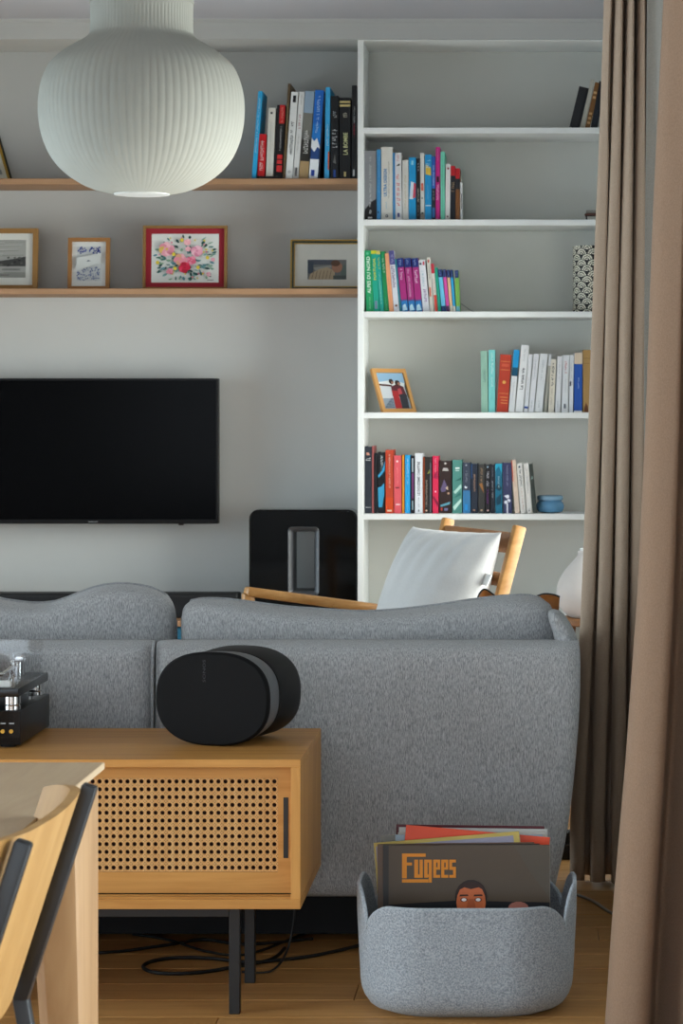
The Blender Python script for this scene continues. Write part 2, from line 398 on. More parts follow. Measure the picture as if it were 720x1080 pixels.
# ------------------------------------------------------------------ books
GS = {}
def book(x0, x1, xt0, ytop, cover, label, ops, zbase, YBK=9.0, depth=None, group=None, rough=0.5, name='book', zlift=0.0, pages='#d9d3c4'):
    s = FPX / YBK
    h_v = (CY - ytop) / s + CH - zbase        # vertical rise above the shelf
    dx = (xt0 - x0) / s; a = math.atan2(dx, h_v)
    tw = max(0.004, (x1 - x0) / s * math.cos(a) - 0.0006)
    h = (h_v - (abs(math.sin(a)) * tw if a < 0 else 0)) / math.cos(a)
    if a > 0: h = (h_v - math.sin(a) * tw * 0) / math.cos(a) - math.sin(a) * tw * 0.5
    depth = depth or min(0.17, max(0.11, h * 0.72))
    bt = 0.0018 if tw > 0.008 else 0.001
    bm = BM()
    # spine slightly rounded, two boards
    n = 5; rings = []
    sp = [(tw * k / (n-1), 0.0) for k in range(n)]
    prof = sp + [(tw, depth), (tw - bt, depth), (tw - bt, bt), (bt, bt), (bt, depth), (0, depth)]
    lo = [bm.verts.new((x, y, 0)) for x, y in prof]; hi = [bm.verts.new((x, y, h)) for x, y in prof]
    m = len(prof)
    for k in range(m): bm.faces.new((lo[k], lo[(k+1) % m], hi[(k+1) % m], hi[k]))
    def capf(V):
        for q in ((0, 1, 8, 9), (1, 2, 8), (2, 3, 8), (3, 4, 7, 8), (4, 5, 6, 7), (0, 9, 10, 11)): bm.faces.new([V[i] for i in q])
    # profile indices: 0..4 spine, 5 tw,depth  6 inner, 7 inner front right, 8 inner front left, 9 inner back left, 10? guarded below
    bm2 = bm
    return_prof = None
    V = lo, hi
    for W in V:
        quads = ((4, 5, 6, 7), (8, 9, 10, 0), (0, 1, 2, 8), (2, 3, 4, 7), (2, 7, 8))
        for q in quads: bm.faces.new([W[i] for i in q])
    me = mesh_from(name, bm, plain(cover, rough, 0.35, noise=0.03, scale=40))
    o = bpy.data.objects.new(name, me); COL.objects.link(o)
    tag(o, label, 'book', group)
    X0 = wx(x0, YBK); zb = zbase + zlift
    if a > 0:   # leans right, rests on its lower right edge
        o.location = (X0, YBK, zb + math.sin(a) * tw); 
    else: o.location = (X0, YBK, zb)
    o.rotation_euler = (0, a, 0)
    bm = BM(); box(bm, bt + 0.0002, tw - bt - 0.0002, bt + 0.0005, depth - 0.003, 0.003, h - 0.003)
    obj('pages', bm, plain(pages, 0.9, 0.1, noise=0.05, scale=150), o, ws=False)
    if ops:
        ink = Ink(); rr = random.Random(label)
        for op in ops:
            k = op[0]
            if k == 'r': ink.rect(op[1]*tw, op[2]*h, op[3]*tw, op[4]*h, op[5])
            elif k == 'p': ink.poly([(u*tw, v*h) for u, v in op[1]], op[2])
            elif k == 'c': ink.disc(op[1]*tw, op[2]*h, op[3]*tw, op[4], 10, (op[5]*tw if len(op) > 5 else None))
            elif k == 't': ink.text(op[1], op[2]*tw, op[3]*h, op[4]*tw, op[5]*h, op[6], op[7] if len(op) > 7 else 'up', op[8] if len(op) > 8 else 0.012)
            elif k == 'q':   # lettering too small to read: small strokes
                u0, v0, u1, v1, c = op[1:6]; z = v0*h; st = min(0.006, max(0.0026, (u1-u0)*tw*0.62))
                ink.k += 1
                while z < v1*h - st*0.5:
                    if rr.random() < 0.12: z += st; continue
                    ua, ub = u0 + (u1-u0)*rr.choice((0, 0, 0, .25)), u1 - (u1-u0)*rr.choice((0, 0, .2, .3))
                    yy = 0.0003 + 0.00006*ink.k
                    ink.poly([(ua*tw, z), (ub*tw, z), (ub*tw, z+st*0.28), (ua*tw, z+st*0.28)], c, yy)
                    um = (u0, u1 - (u1-u0)*0.25, u0 + (u1-u0)*0.4)[rr.randrange(3)]
                    ink.poly([(um*tw, z), ((um+(u1-u0)*.25)*tw, z), ((um+(u1-u0)*.25)*tw, z+st*0.7), (um*tw, z+st*0.7)], c, yy)
                    z += st
        ink.build('spine_print', o, rough=rough)
    return o
W_, K_ = '#dfe0de', '#161618'
zU, z1, z2, z3, z4, z5 = WS[0], *SH
GU, G2, G3, G4, G5, G1 = 'books on the upper oak shelf', 'books on the second bookcase shelf', 'travel guides on the third bookcase shelf', 'books on the fourth bookcase shelf', 'paperbacks on the fifth bookcase shelf', 'books at the right end of the top bookcase shelf'
def shelf_books(lst, z, g, Y=9.0):
    for b in lst:
        kw = b[7] if len(b) > 7 else {}
        book(*b[:7], z, group=g, YBK=kw.pop('Y', Y), **kw)
# upper oak shelf
fl = 0.011
bm = BM(); box(bm, wx(271, 9.02), wx(300, 9.02), 9.02, 9.19, zU, zU + fl, 0.001)
fb = tag(obj('book', bm, plain('#141416', 0.5)), 'thin black book lying flat under the red and cream books', 'book', GU)
shelf_books([
 (265.3, 269.8, 272.3, 96, '#2aa3d8', 'thin sky blue book leaning at left end of upper oak shelf', [('q', .3, .3, .7, .92, '#bfe4f4')]),
 (271.3, 279, 273.2, 144.5, '#d2171f', 'short red book with white lettering on upper oak shelf', [('q', .25, .1, .75, .88, '#f0e4e0')], {'zlift': fl, 'Y': 9.025}),
 (280.3, 288, 283.2, 117, '#d5d2c8', 'plain cream book between red and black books on upper oak shelf', [('r', .3, .91, .6, .94, K_), ('q', .42, .1, .55, .8, '#a9a69c')], {'zlift': fl, 'Y': 9.025}),
 (288.8, 297.6, 292.2, 114, '#17171a', 'black book with red top and red blocks on upper oak shelf', [('r', .35, .74, 1, 1, '#d42a2a'), ('q', .55, .76, .8, .97, '#e9a090'), ('q', .5, .36, .7, .7, '#c9c9c9'), ('r', .3, .24, .95, .30, '#d03030'), ('r', .3, .17, .95, .225, '#d03030'), ('r', .3, .06, .95, .15, '#d03030')], {'zlift': fl, 'Y': 9.025}),
 (298, 300.8, 303.6, 88, '#5c4a32', 'tall thin brown book with dark cover on upper oak shelf', [('q', .2, .2, .8, .8, '#8c7a55')], {'depth': 0.2}),
 (301, 308.4, 307.2, 97, W_, 'thick white book with bold black title on upper oak shelf', [('r', .3, .88, .75, .96, K_), ('q', .3, .28, .72, .66, '#222224'), ('c', .5, .08, .25, '#b9b9b9')]),
 (308.8, 314.6, 315.6, 97, '#d8d8d6', 'slim white book with dark red title on upper oak shelf', [('q', .3, .58, .7, .75, '#a02028'), ('q', .35, .3, .6, .52, '#909090'), ('r', .3, .03, .7, .13, '#5a5a5c'), ('q', .4, .85, .6, .97, '#999999')]),
 (315, 325, 321.8, 96, '#6a6a66', 'grey and brown photo cover book on upper oak shelf', [('r', 0, .75, 1, 1, '#8ea2b4'), ('r', 0, .55, 1, .75, '#77776f'), ('r', 0, .2, 1, .45, '#2e2c28'), ('q', .25, .29, .75, .56, '#d9d8d2'), ('r', 0, 0, 1, .2, '#a58a62')]),
 (325.6, 335.0, 332.4, 95, '#1f78c8', 'blue book with snowy mountain at foot of spine, upper oak shelf', [('r', 0, .62, 1, 1, '#1b66be'), ('q', .35, .52, .65, .95, '#b8d4ee'), ('p', [(0, 0), (1, 0), (1, .36), (.6, .46), (.3, .42), (0, .46)], '#e4e8ec'), ('p', [(0, .22), (1, .22), (1, .34), (.7, .36), (.4, .3), (0, .35)], '#23457f'), ('r', .2, .03, .6, .1, '#1d3f94')]),
 (335.3, 336.8, 342.0, 98, '#141c2c', 'thin dark navy book between two blue books, upper oak shelf', []),
 (342, 347, 343.4, 92, '#3aa6dc', 'slim light blue book with tall cover on upper oak shelf', [('q', .35, .35, .75, .6, '#cfe8f4'), ('r', .7, .1, 1, .3, '#c65a2c')], {'depth': 0.2}),
 (348.6, 356.8, 348.6, 101, '#15171a', 'black book with white block lettering on upper oak shelf', [('q', .3, .72, .8, .82, '#b5b8ba'), ('q', .2, .38, .85, .60, '#d5d5d5'), ('p', [(.3, .2), (.7, .18), (.55, .3)], '#6a6a68'), ('r', .35, .02, .65, .11, '#2b4c9a')]),
 (358, 369.6, 358, 103, '#121214', 'thick black book titled LA BOMBE with gold bands on top', [('r', 0, .935, 1, .96, '#c9b67a'), ('r', 0, .89, 1, .915, '#c9b67a'), ('q', .35, .76, .7, .86, '#cfc9b0'), ('t', 'LA BOMBE', .35, .3, .75, .57, '#d9d9a0'), ('r', .4, .03, .6, .09, '#c9b67a')]),
 (370.6, 376.0, 371.0, 90, '#101012', 'tall narrow black book touching the bookcase panel on oak shelf', [('q', .35, .6, .65, .78, '#b9b9b9'), ('q', .35, .45, .65, .6, '#b03040'), ('r', .3, .03, .6, .1, '#d0d0d0')]),
], zU, GU, 9.015)
# second shelf
shelf_books([
 (384.2, 396.8, 384.2, 159, '#8f9194', 'wide grey book with black curved base on second shelf', [('p', [(0, 0), (1, 0), (1, .31), (.6, .27), (.35, .22), (.1, .17), (0, .14)], '#1d1d20'), ('q', .42, .2, .58, .92, '#d6d6d6'), ('r', .3, .03, .65, .05, '#d0d0d0'), ('q', .42, .1, .6, .17, '#e5e5e5')]),
 (397.2, 401.6, 397.2, 157.5, '#3f8fc9', 'thin mid blue book beside grey book on second shelf', [('q', .4, .4, .6, .9, '#9cc6e4'), ('r', .25, .1, .55, .13, '#222c50')]),
 (402, 414, 402, 155, '#dad8d0', 'thick cream book titled ULTRA DESIGN on second shelf', [('t', 'ULTRA DESIGN', .2, .33, .5, .70, '#1f76b0', 'up', .03), ('q', .62, .3, .72, .8, '#8a7a62'), ('q', .4, .16, .5, .26, '#6fa8c8'), ('c', .5, .06, .13, K_), ('c', .5, .06, .06, '#e0e0e0')]),
 (414.2, 416.8, 414.2, 161, '#3b86bd', 'very thin blue book right of the cream ULTRA DESIGN book', []),
 (417, 424, 416.2, 161, '#d9d8d8', 'white book with red vertical title on second shelf', [('q', .3, .88, .7, .97, '#c98a90'), ('p', [(.15, .8), (.75, .81), (.75, .84), (.5, .83)], K_), ('q', .25, .22, .75, .68, '#d65050'), ('r', .3, .05, .65, .11, '#4a4a80')]),
 (424.3, 430.6, 424.3, 169, '#d6d3cb', 'short plain cream book left of bright azure book, second shelf', [('q', .35, .2, .65, .75, '#b8ad8c')]),
 (431, 438.6, 431, 166, '#1691c8', 'azure book with red and white logo on second shelf', [('r', .35, .88, .65, .95, '#8cc6da'), ('p', [(.1, .34), (.6, .34), (.8, .6), (.3, .62)], '#d5e2ea'), ('p', [(.55, .36), (.95, .36), (1, .58), (.7, .6)], '#c04a5c')]),
 (439, 443, 439, 167, '#121217', 'narrow black book right of azure logo book, second shelf', [('q', .3, .78, .7, .92, '#c4c8d4'), ('q', .35, .3, .65, .52, '#e0e4d4'), ('q', .3, .06, .7, .25, '#7a7a7a')]),
 (443.3, 447.6, 443.0, 161, '#d4d2cc', 'narrow pale book with red mark between black and azure books', [('r', .2, .44, .8, .55, '#d06048'), ('r', .3, .32, .6, .34, K_), ('r', .2, .1, .8, .12, K_), ('r', 0, 0, 1, .1, '#8f857c')]),
 (448, 455, 448, 163, '#1a8ec6', 'azure book with yellow picture panel on second shelf', [('p', [(.1, .7), (.95, .68), (.9, .8), (.1, .85)], '#d8b440'), ('q', .2, .8, .8, .92, '#bfe0ea'), ('r', .1, .22, .95, .235, '#d5e8ee'), ('q', .3, .32, .55, .55, '#77c0de')]),
 (455.2, 459, 455.2, 165, '#16202c', 'narrow dark book with blue upper half, left of magenta book', [('r', 0, .5, 1, 1, '#2b62b4'), ('q', .3, .55, .7, .9, '#cfe0f4'), ('q', .35, .32, .7, .46, '#d0d0d0'), ('r', .1, .04, .9, .2, '#2f66a0')]),
 (459.3, 464, 459.3, 155, '#c2207f', 'tall magenta book on second shelf', [('q', .35, .82, .65, .97, '#e89ac4'), ('r', .25, .52, .75, .6, '#22101c'), ('q', .25, .28, .75, .5, '#f0c0d8')]),
 (464.4, 469, 464.4, 160, '#74cbb0', 'mint green book on second shelf', [('q', .4, .1, .6, .9, '#4fa88c')], {'depth': 0.2}),
 (469.3, 474.4, 470, 173, '#dcdad6', 'short white book with red spots beside mint book', [('c', .5, .92, .22, '#8c1c28'), ('q', .45, .4, .55, .75, '#b06070'), ('c', .5, .07, .2, '#602030')]),
 (475, 480, 475, 175, '#191a22', 'small dark navy book with red top on second shelf', [('r', 0, .82, 1, 1, '#c01c26'), ('q', .2, .5, .8, .72, '#b89a7a')]),
 (480.2, 485, 480.2, 177.5, '#7a4a22', 'small brown book with red top near right end, second shelf', [('r', 0, .8, 1, 1, '#b81c24'), ('r', 0, .6, 1, .8, '#26262a')]),
 (485.3, 487.4, 485.3, 192, '#d8d8d6', 'thin white booklet at the right end of second shelf row', [('r', .4, .3, .8, .7, K_)]),
], z2, G2)
# third shelf
def pink(x0, x1, xt, lab, ti):
    return (x0, x1, xt, 272, '#a82a78', lab, [('r', 0, .83, 1, 1, '#1d2f74'), ('q', .3, .87, .6, .97, '#9fb4e0'), ti, ('r', 0, 0, 1, .22, '#2b79b8'), ('p', [(.1, .02), (.9, .03), (.6, .15), (.2, .12)], '#bfe0f0'), ('r', 0, .2, 1, .225, '#50548c')])
def small(x0, x1, xt, yt, c, lab, foot):
    return (x0, x1, xt, yt, c, lab, [('r', 0, .82, 1, 1, '#1d2f66'), ('q', .3, .86, .7, .97, '#7f94c4'), ('r', 0, 0, 1, .14, foot)])
shelf_books([
 (386.2, 394, 384.1, 264, '#1a9a60', 'green travel guide titled ALPES DU NORD', [('t', 'ALPES DU NORD', .25, .30, .72, .90, '#e4efe6'), ('q', .45, .05, .6, .25, '#a5d8b8'), ('c', .4, .95, .2, '#5cc090')]),
 (394.4, 400.2, 391, 264, '#1aa58c', 'teal travel guide titled PORTUGAL with yellow top', [('r', 0, .945, 1, 1, '#c9cc30'), ('t', 'PORTUGAL', .25, .52, .72, .88, '#d8d830'), ('r', .2, .05, .7, .18, '#7a92a8')]),
 (400.6, 405, 396.4, 264.5, '#1ba596', 'second teal guide with yellow top right of PORTUGAL guide', [('r', 0, .945, 1, 1, '#d8cf70'), ('q', .3, .7, .7, .9, '#c8d840'), ('q', .35, .12, .6, .65, '#c0e8dc')]),
 (405.3, 410, 401.2, 265, '#168a50', 'narrow dark green travel guide left of peach guide', [('q', .3, .65, .7, .9, '#d0e8d8'), ('q', .4, .04, .6, .24, '#80c8a0')]),
 (410.6, 415.2, 405.2, 267, '#eea478', 'peach coloured travel guide on third shelf', [('q', .35, .2, .6, .6, '#e08a58')]),
 (415.5, 421.2, 409.6, 264, '#dcdce4', 'white guide with violet top and dark title on third shelf', [('r', 0, .77, 1, 1, '#55528c'), ('q', .3, .8, .75, .95, '#a8a8d0'), ('q', .2, .4, .75, .76, '#6a3a70'), ('c', .5, .1, .22, '#7a4a30')]),
 (421.5, 423.7, 415.8, 273, '#2f7f90', 'very thin teal guide left of the magenta guides', []),
 pink(424, 430.8, 418.2, 'first magenta guide with navy top, next to thin teal guide', ('q', .28, .6, .7, .8, '#eed8e8')),
 pink(431.3, 438.2, 426, 'middle magenta guide with navy top, long white title', ('q', .3, .28, .6, .8, '#e8c8e0')),
 pink(438.7, 445.6, 433.7, 'third magenta guide with navy top, beside white guide', ('q', .28, .54, .7, .8, '#eed8e8')),
 (446, 453, 441.2, 274, '#dddde2', 'white travel guide with violet title on third shelf', [('c', .25, .93, .18, '#2a2a50'), ('r', .6, .9, .85, .97, '#c04050'), ('q', .3, .5, .6, .8, '#90b4c4'), ('q', .35, .2, .75, .46, '#7a3a88')]),
 (453.5, 457.3, 449.8, 271, '#d8d2c6', 'tall cream guide among the travel guides', [('r', .2, .9, .7, .95, '#b04030'), ('q', .35, .6, .65, .85, '#807870'), ('r', .2, .28, .6, .45, '#c85a40')]),
 (458, 461.6, 454, 278, '#d9d4ca', 'slim white guide with red top and red foot', [('r', 0, .8, 1, 1, '#c03040'), ('r', .2, 0, 1, .35, '#d04a3a'), ('q', .4, .4, .7, .7, '#c88070')]),
 (462, 465.2, 457.9, 282, '#179a80', 'very slim emerald guide beside red-topped guide', [('q', .35, .2, .65, .9, '#40c0a0')]),
 small(466, 470.4, 461.4, 284, '#6cc0e0', 'small light blue pocket guide with navy top', '#20406c'),
 small(470.8, 474.2, 466.6, 284, '#d050a0', 'small pink pocket guide with navy top', '#50305c'),
 small(474.5, 477.6, 470.8, 284.5, '#e8b890', 'small peach pocket guide with navy top', '#d8d0c0'),
 small(477.9, 480.6, 474.4, 284.5, '#2fa0d0', 'small bright blue pocket guide with navy top', '#d8d0c8'),
 small(481, 485.2, 479.2, 285, '#7ab050', 'small green pocket guide with navy top at row end', '#6ab0c0'),
], z3, G3)
# fourth shelf
wh = lambda *a: [('q', .4, .55, .6, .9, '#a8acb0'), ('q', .4, .08, .6, .2, '#989ca0')] + list(a)
shelf_books([
 (507.4, 514.6, 506.6, 370, '#8fb5a2', 'pale sage green book at left of the row, fourth shelf', [('q', .35, .5, .7, .68, '#6a8c7c')]),
 (515, 522, 515, 369, '#7cccc8', 'aqua book with white vertical title, fourth shelf', [('q', .4, .62, .68, .96, '#e8f4f2'), ('q', .4, .42, .65, .58, '#e8f4f2'), ('q', .45, .2, .6, .4, '#58a4a4')]),
 (523.6, 535.6, 527.3, 374, '#b63a24', 'brick red book with gold bands and gold dot on spine', [('r', .08, .875, .95, .885, '#d88a50'), ('r', .2, .79, .85, .84, '#cc5a40'), ('r', .08, .73, .95, .74, '#d88a50'), ('c', .5, .52, .16, '#d8a050'), ('r', .1, .32, .95, .33, '#d88a50'), ('r', .2, .25, .9, .265, '#d88a50'), ('r', .3, .2, .9, .215, '#d88a50'), ('r', .3, .15, .9, .165, '#d88a50')]),
 (536.2, 542.4, 541.8, 369, '#dcdcdc', 'white book with blue upper third leaning on white row', [('r', 0, .72, 1, 1, '#1f93cc'), ('r', 0, .58, 1, .72, '#17506c'), ('q', .4, .2, .6, .5, '#b0b0b0')]),
 (543.2, 551.4, 549.8, 364, '#e2e2e2', 'tallest white book of the row, grey bold title', [('t', 'La vraie vie', .3, .34, .72, .66, '#4a4c50', 'up', .02), ('q', .4, .75, .6, .95, '#b8bcc0')]),
 (552.2, 556.4, 557.6, 373.5, '#e0e0e2', 'slim white book with blue band near its foot', [('r', 0, .065, 1, .1, '#30509c'), ('q', .4, .2, .6, .6, '#a0a0a8')]),
 (557, 562.6, 562.8, 373, '#dfdfe2', 'slim white book right of the blue-banded white book', wh()),
 (563.4, 571.8, 569.4, 373, '#dedfe0', 'wider blank white book leaning in white row, fourth shelf', wh()),
 (573, 576.2, 578.6, 373.5, '#a8a498', 'thin greyish book leaning left of the cream titled book', [('r', 0, .8, 1, 1, '#d5d5d5')]),
 (578, 584, 580.6, 379, '#e4dccb', 'short cream book with bold black title, fourth shelf', [('q', .3, .5, .72, .94, '#1c1c1c'), ('q', .35, .15, .6, .46, '#a89c88')]),
 (585, 590.6, 587.6, 376, '#dcdcde', 'slim white book right of the cream titled book', wh()),
 (591.8, 598.8, 593.4, 374.5, '#dcdee0', 'white book with red lettering high on its spine', [('q', .38, .68, .66, .9, '#b02838'), ('q', .45, .36, .6, .62, '#a0a4ac'), ('r', .35, .07, .65, .15, '#6a7078')]),
 (599.6, 604, 600.8, 374.5, '#d9dcdf', 'narrow white book with dark mark left of cobalt book', [('r', .1, .46, .5, .54, '#3c3c44'), ('q', .4, .6, .6, .9, '#a0a8b0')]),
 (605, 613.8, 605.4, 372, '#1650a8', 'cobalt blue book with cream top band, fourth shelf', [('r', 0, .81, 1, 1, '#d9c6ae'), ('q', .45, .4, .62, .6, '#b4c8e8'), ('r', 0, 0, 1, .03, '#d8d8d8')]),
 (614.6, 624, 614.6, 369, '#a8834c', 'tan book beside the curtain on fourth shelf', [('r', 0, .86, 1, .868, '#7f6034'), ('r', 0, .78, 1, .786, '#7f6034'), ('p', [(.1, 0), (.6, 0), (.55, .1), (.35, .16), (.15, .08)], '#6a3c1c')]),
], z4, G4)
# fifth shelf
pb = lambda c: [('q', .35, .55, .65, .85, c), ('r', .3, .03, .7, .06, c)]
shelf_books([
 (384.3, 392, 384.3, 471, '#262c36', 'tall dark slate book at left end of fifth shelf', [('p', [(.3, .87), (.75, .87), (.6, .91), (.25, .91)], '#d09078'), ('q', .2, .79, .85, .83, '#d8d8d8'), ('r', .15, .085, .9, .092, '#c8c8c8')]),
 (392.3, 394, 392.3, 470.5, '#a85a58', 'very thin dusty red book behind the tall slate book', []),
 (394.3, 398, 394.3, 478, '#17181d', 'narrow black book left of black book with blue smoke', [('q', .4, .4, .6, .7, '#4a4c54')]),
 (398.3, 406, 398.3, 477, '#15181d', 'black book with blue smoke swirl on spine', [('p', [(0, .62), (.6, .7), (1, .86), (.95, .7), (.6, .64), (.1, .58)], '#3a9fd0'), ('p', [(0, .42), (.5, .44), (.9, .5), (.9, .3), (.6, .1), (.1, .1)], '#3a9cc8'), ('q', .4, .78, .7, .95, '#d8e4ea'), ('q', .4, .68, .6, .76, '#a0d0e4')]),
 (406.6, 414.8, 406.4, 474.5, '#c04428', 'orange red hardback with white vertical title, fifth shelf', [('q', .42, .4, .62, .93, '#f0d8c8'), ('r', .2, .03, .8, .05, '#f0c8b0'), ('r', 0, 0, 1, .25, '#d0481c'), ('r', .2, .03, .8, .055, '#f0d0b8')]),
 (415.4, 423.4, 415.2, 480.5, '#de5a62', 'coral pink paperback on fifth shelf', [('c', .45, .9, .14, '#f4dcdc'), ('r', .2, .43, .7, .455, '#701c24'), ('q', .4, .5, .55, .8, '#f0a0a0'), ('r', .25, .14, .8, .165, '#f4d0d0')]),
 (424, 426.4, 424, 480, '#d98b1e', 'thin orange paperback between coral and sky blue ones', []),
 (427, 432.4, 427, 480, '#2aa2dc', 'sky blue paperback with small white print, fifth shelf', [('q', .4, .5, .65, .95, '#c8e8f8'), ('q', .45, .05, .6, .2, '#a0d8f4')]),
 (433, 437, 433, 481, '#1a1a22', 'narrow black and purple paperback left of white titled book', [('r', .35, .26, .75, .7, '#80447c'), ('r', .35, .72, .7, .96, '#b8c8d0'), ('r', .35, .06, .7, .22, '#9cb4bc')]),
 (437.6, 445.6, 437.6, 478, '#e4e6ea', 'white paperback titled LE DOUZIEME CHAPITRE', [('t', 'LE DOUZIEME CHAPITRE', .3, .3, .66, .86, '#4c5058', 'up', .02), ('q', .42, .1, .56, .27, '#70747c'), ('p', [(.4, .03), (.6, .03), (.5, .075)], K_)]),
 (446, 455, 446, 482, '#2a2622', 'dark paperback with rusty left edge and yellow streak', [('r', .0, 0, .2, 1, '#8a3c18'), ('p', [(.5, .7), (.95, .82), (.9, .72)], '#b8b850'), ('q', .32, .12, .5, .6, '#b8a898'), ('c', .4, .05, .12, '#d8b8a0'), ('r', .8, 0, 1, .9, '#5c5a60')]),
 (456, 462.4, 456, 481, '#dc2c54', 'crimson pink paperback on fifth shelf', [('q', .35, .72, .65, .96, '#f4a0b0'), ('p', [(0, .3), (.2, .3), (.95, .18), (.95, .1), (.5, .2)], '#7c1838'), ('p', [(.1, .62), (.9, .6), (.9, .75), (.3, .68)], '#a82048'), ('c', .5, .38, .14, '#f8d8e0')]),
 (463.2, 476, 463.2, 486, '#33221f', 'thick dark brown paperback with painted scene', [('c', .5, .95, .09, '#d8d0c8'), ('r', .3, .84, .7, .86, '#e0dcd8'), ('r', .25, .81, .75, .83, '#e0dcd8'), ('p', [(.1, .45), (.4, .65), (.65, .5), (.5, .42), (.2, .4)], '#6a5c80'), ('p', [(.5, .48), (.7, .52), (.72, .44)], '#d8c0a0'), ('p', [(.08, .12), (.85, .17), (.9, .22), (.1, .16)], '#60a0b4'), ('r', .12, .05, .25, .11, '#c04840'), ('r', .4, .05, .7, .1, '#7878a0'), ('c', .75, .38, .1, '#c09a80')]),
 (477, 487.2, 477, 485, '#4f8a80', 'teal green paperback with pale brush strokes', [('r', .3, .83, .75, .86, '#e4ece8'), ('r', .3, .79, .7, .81, '#c4d8d0'), ('p', [(.1, .4), (.9, .55), (.95, .48), (.3, .36)], '#b8dcd0'), ('p', [(.05, .12), (.9, .28), (.95, .22), (.2, .05)], '#c0e0d4'), ('p', [(.2, .6), (.95, .68), (.9, .62)], '#2c6860'), ('p', [(.1, .28), (.8, .4), (.9, .34)], '#2f7068')]),
 (488, 496, 488, 488, '#3c4454', 'slate paperback with blue lower half, right of teal one', [('r', 0, 0, 1, .45, '#3a78a8'), ('c', .4, .52, .2, '#d4dce0'), ('c', .5, .55, .18, '#3c4454'), ('q', .35, .62, .6, .88, '#9aa0aa'), ('c', .45, .95, .1, '#d0d4d8'), ('r', .25, .06, .65, .18, '#2a90d0')]),
 (496.6, 503.8, 496.4, 489, '#232a38', 'dark navy paperback with peach title, fifth shelf', [('q', .4, .42, .65, .8, '#d8a888'), ('r', .3, .05, .65, .08, '#b88870'), ('r', 0, .7, .2, 1, '#34527c')]),
 (504.4, 511.2, 504.2, 489.5, '#3b3a38', 'dark olive paperback with orange flourish, fifth shelf', [('p', [(.1, .6), (.6, .62), (.9, .4), (.5, .5)], '#a8703c'), ('q', .35, .62, .65, .92, '#b09070'), ('r', .3, .05, .65, .08, '#c0a080')]),
 (512, 516.8, 511.8, 490, '#131116', 'black paperback with purple lower title, fifth shelf', [('q', .25, .56, .75, .88, '#d4d0d8'), ('q', .3, .2, .65, .52, '#8a4a90'), ('c', .5, .95, .18, '#b8d4e8'), ('c', .5, .06, .22, '#e0b8b0')]),
 (517.2, 521.8, 517, 490, '#222630', 'narrow dark slate paperback left of bright teal one', [('q', .35, .32, .62, .7, '#c8ccd0'), ('q', .35, .76, .6, .95, '#90949c')]),
 (522.3, 529.6, 522.1, 489, '#1a6c88', 'bright teal and black speckled paperback', [('p', [(0, .85), (.5, .95), (1, .8), (1, 1), (0, 1)], '#2aa0c0'), ('p', [(.1, .3), (.9, .4), (.8, .2), (.2, .15)], '#0e3c50'), ('p', [(0, .5), (.4, .6), (1, .5), (.6, .45)], '#123c4c'), ('q', .4, .5, .6, .76, '#c8dce0')]),
 (530.6, 540, 529.8, 488, '#383c60', 'navy paperback with white tree drawing at its foot', [('r', .38, 0, .55, .2, '#e4e4ec'), ('c', .3, .22, .2, '#e4e4ec'), ('c', .65, .25, .2, '#e4e4ec'), ('c', .5, .33, .22, '#e4e4ec'), ('c', .25, .34, .1, '#e4e4ec'), ('c', .55, .24, .06, '#383c60'), ('q', .42, .55, .6, .95, '#b0b4cc')]),
 (543, 548, 538.8, 485, '#e2cbb8', 'peach white paperback leaning beside the navy tree one', [('r', 0, .6, .2, 1, '#c8503c'), ('q', .4, .5, .65, .9, '#c09880'), ('q', .4, .08, .65, .4, '#c8a898')]),
 (549, 554.8, 544.6, 488.5, '#e0dcd6', 'white paperback with bold dark lettering leaning left', [('c', .45, .93, .2, '#384858'), ('q', .3, .55, .72, .88, '#404448'), ('q', .4, .06, .65, .5, '#c09888')]),
 (555.6, 561, 551.8, 488.5, '#dedad4', 'second leaning white paperback, left of dark green one', [('q', .4, .4, .62, .9, '#70747c'), ('p', [(.35, .04), (.6, .04), (.55, .1)], K_)]),
 (562, 566.4, 557.2, 489, '#3a403a', 'dark green leaning paperback touching the blue bowl', [('p', [(.2, .68), (.8, .7), (.6, .76)], '#a0b8b0'), ('q', .3, .1, .6, .3, '#6a7068')]),
], z5, G5)
# top shelf right end
shelf_books([
 (600.4, 611.4, 611, 92, '#1f1f22', 'dark charcoal book leaning right on the top bookcase shelf', [('r', .75, 0, 1, 1, '#101012')]),
 (612, 616, 623, 84, '#b8b4a6', 'cream book leaning between charcoal and brown books, top shelf', []),
 (616.6, 622, 627.6, 87, '#7c5324', 'brown book with pale repeated marks leaning on top shelf', [('r', .2, .1, .8, .15, '#c9a070'), ('r', .2, .2, .8, .25, '#c9a070'), ('r', .2, .3, .8, .35, '#c9a070'), ('r', .2, .65, .8, .7, '#c9a070'), ('r', .2, .75, .8, .8, '#c9a070')]),
 (622.6, 630, 632, 86, '#14181f', 'black blue book leaning beside the curtain on top shelf', [('q', .2, .1, .8, .4, '#2a3444')]),
], z1, G1)

# ------------------------------------------------------------------ small things on the shelves
c = (wx(580, 9.06), 9.06, z5)
t = thing('lidded_bowl', 'small blue ceramic lidded bowl at the end of the paperback row', 'bowl', c)
bm = BM(); lathe(bm, [(.030, 0), (.044, .004), (.050, .016), (.051, .026), (.047, .036), (.041, .042), (.041, .044)], c, 32); obj('body', bm, plain('#5f93b8', 0.2, 0.5), t, True)
bm = BM(); lathe(bm, [(.041, .0442), (.046, .046), (.047, .052), (.046, .060), (.042, .063), (.02, .064)], c, 32); obj('lid', bm, plain('#7fa6c0', 0.2, 0.5), t, True)
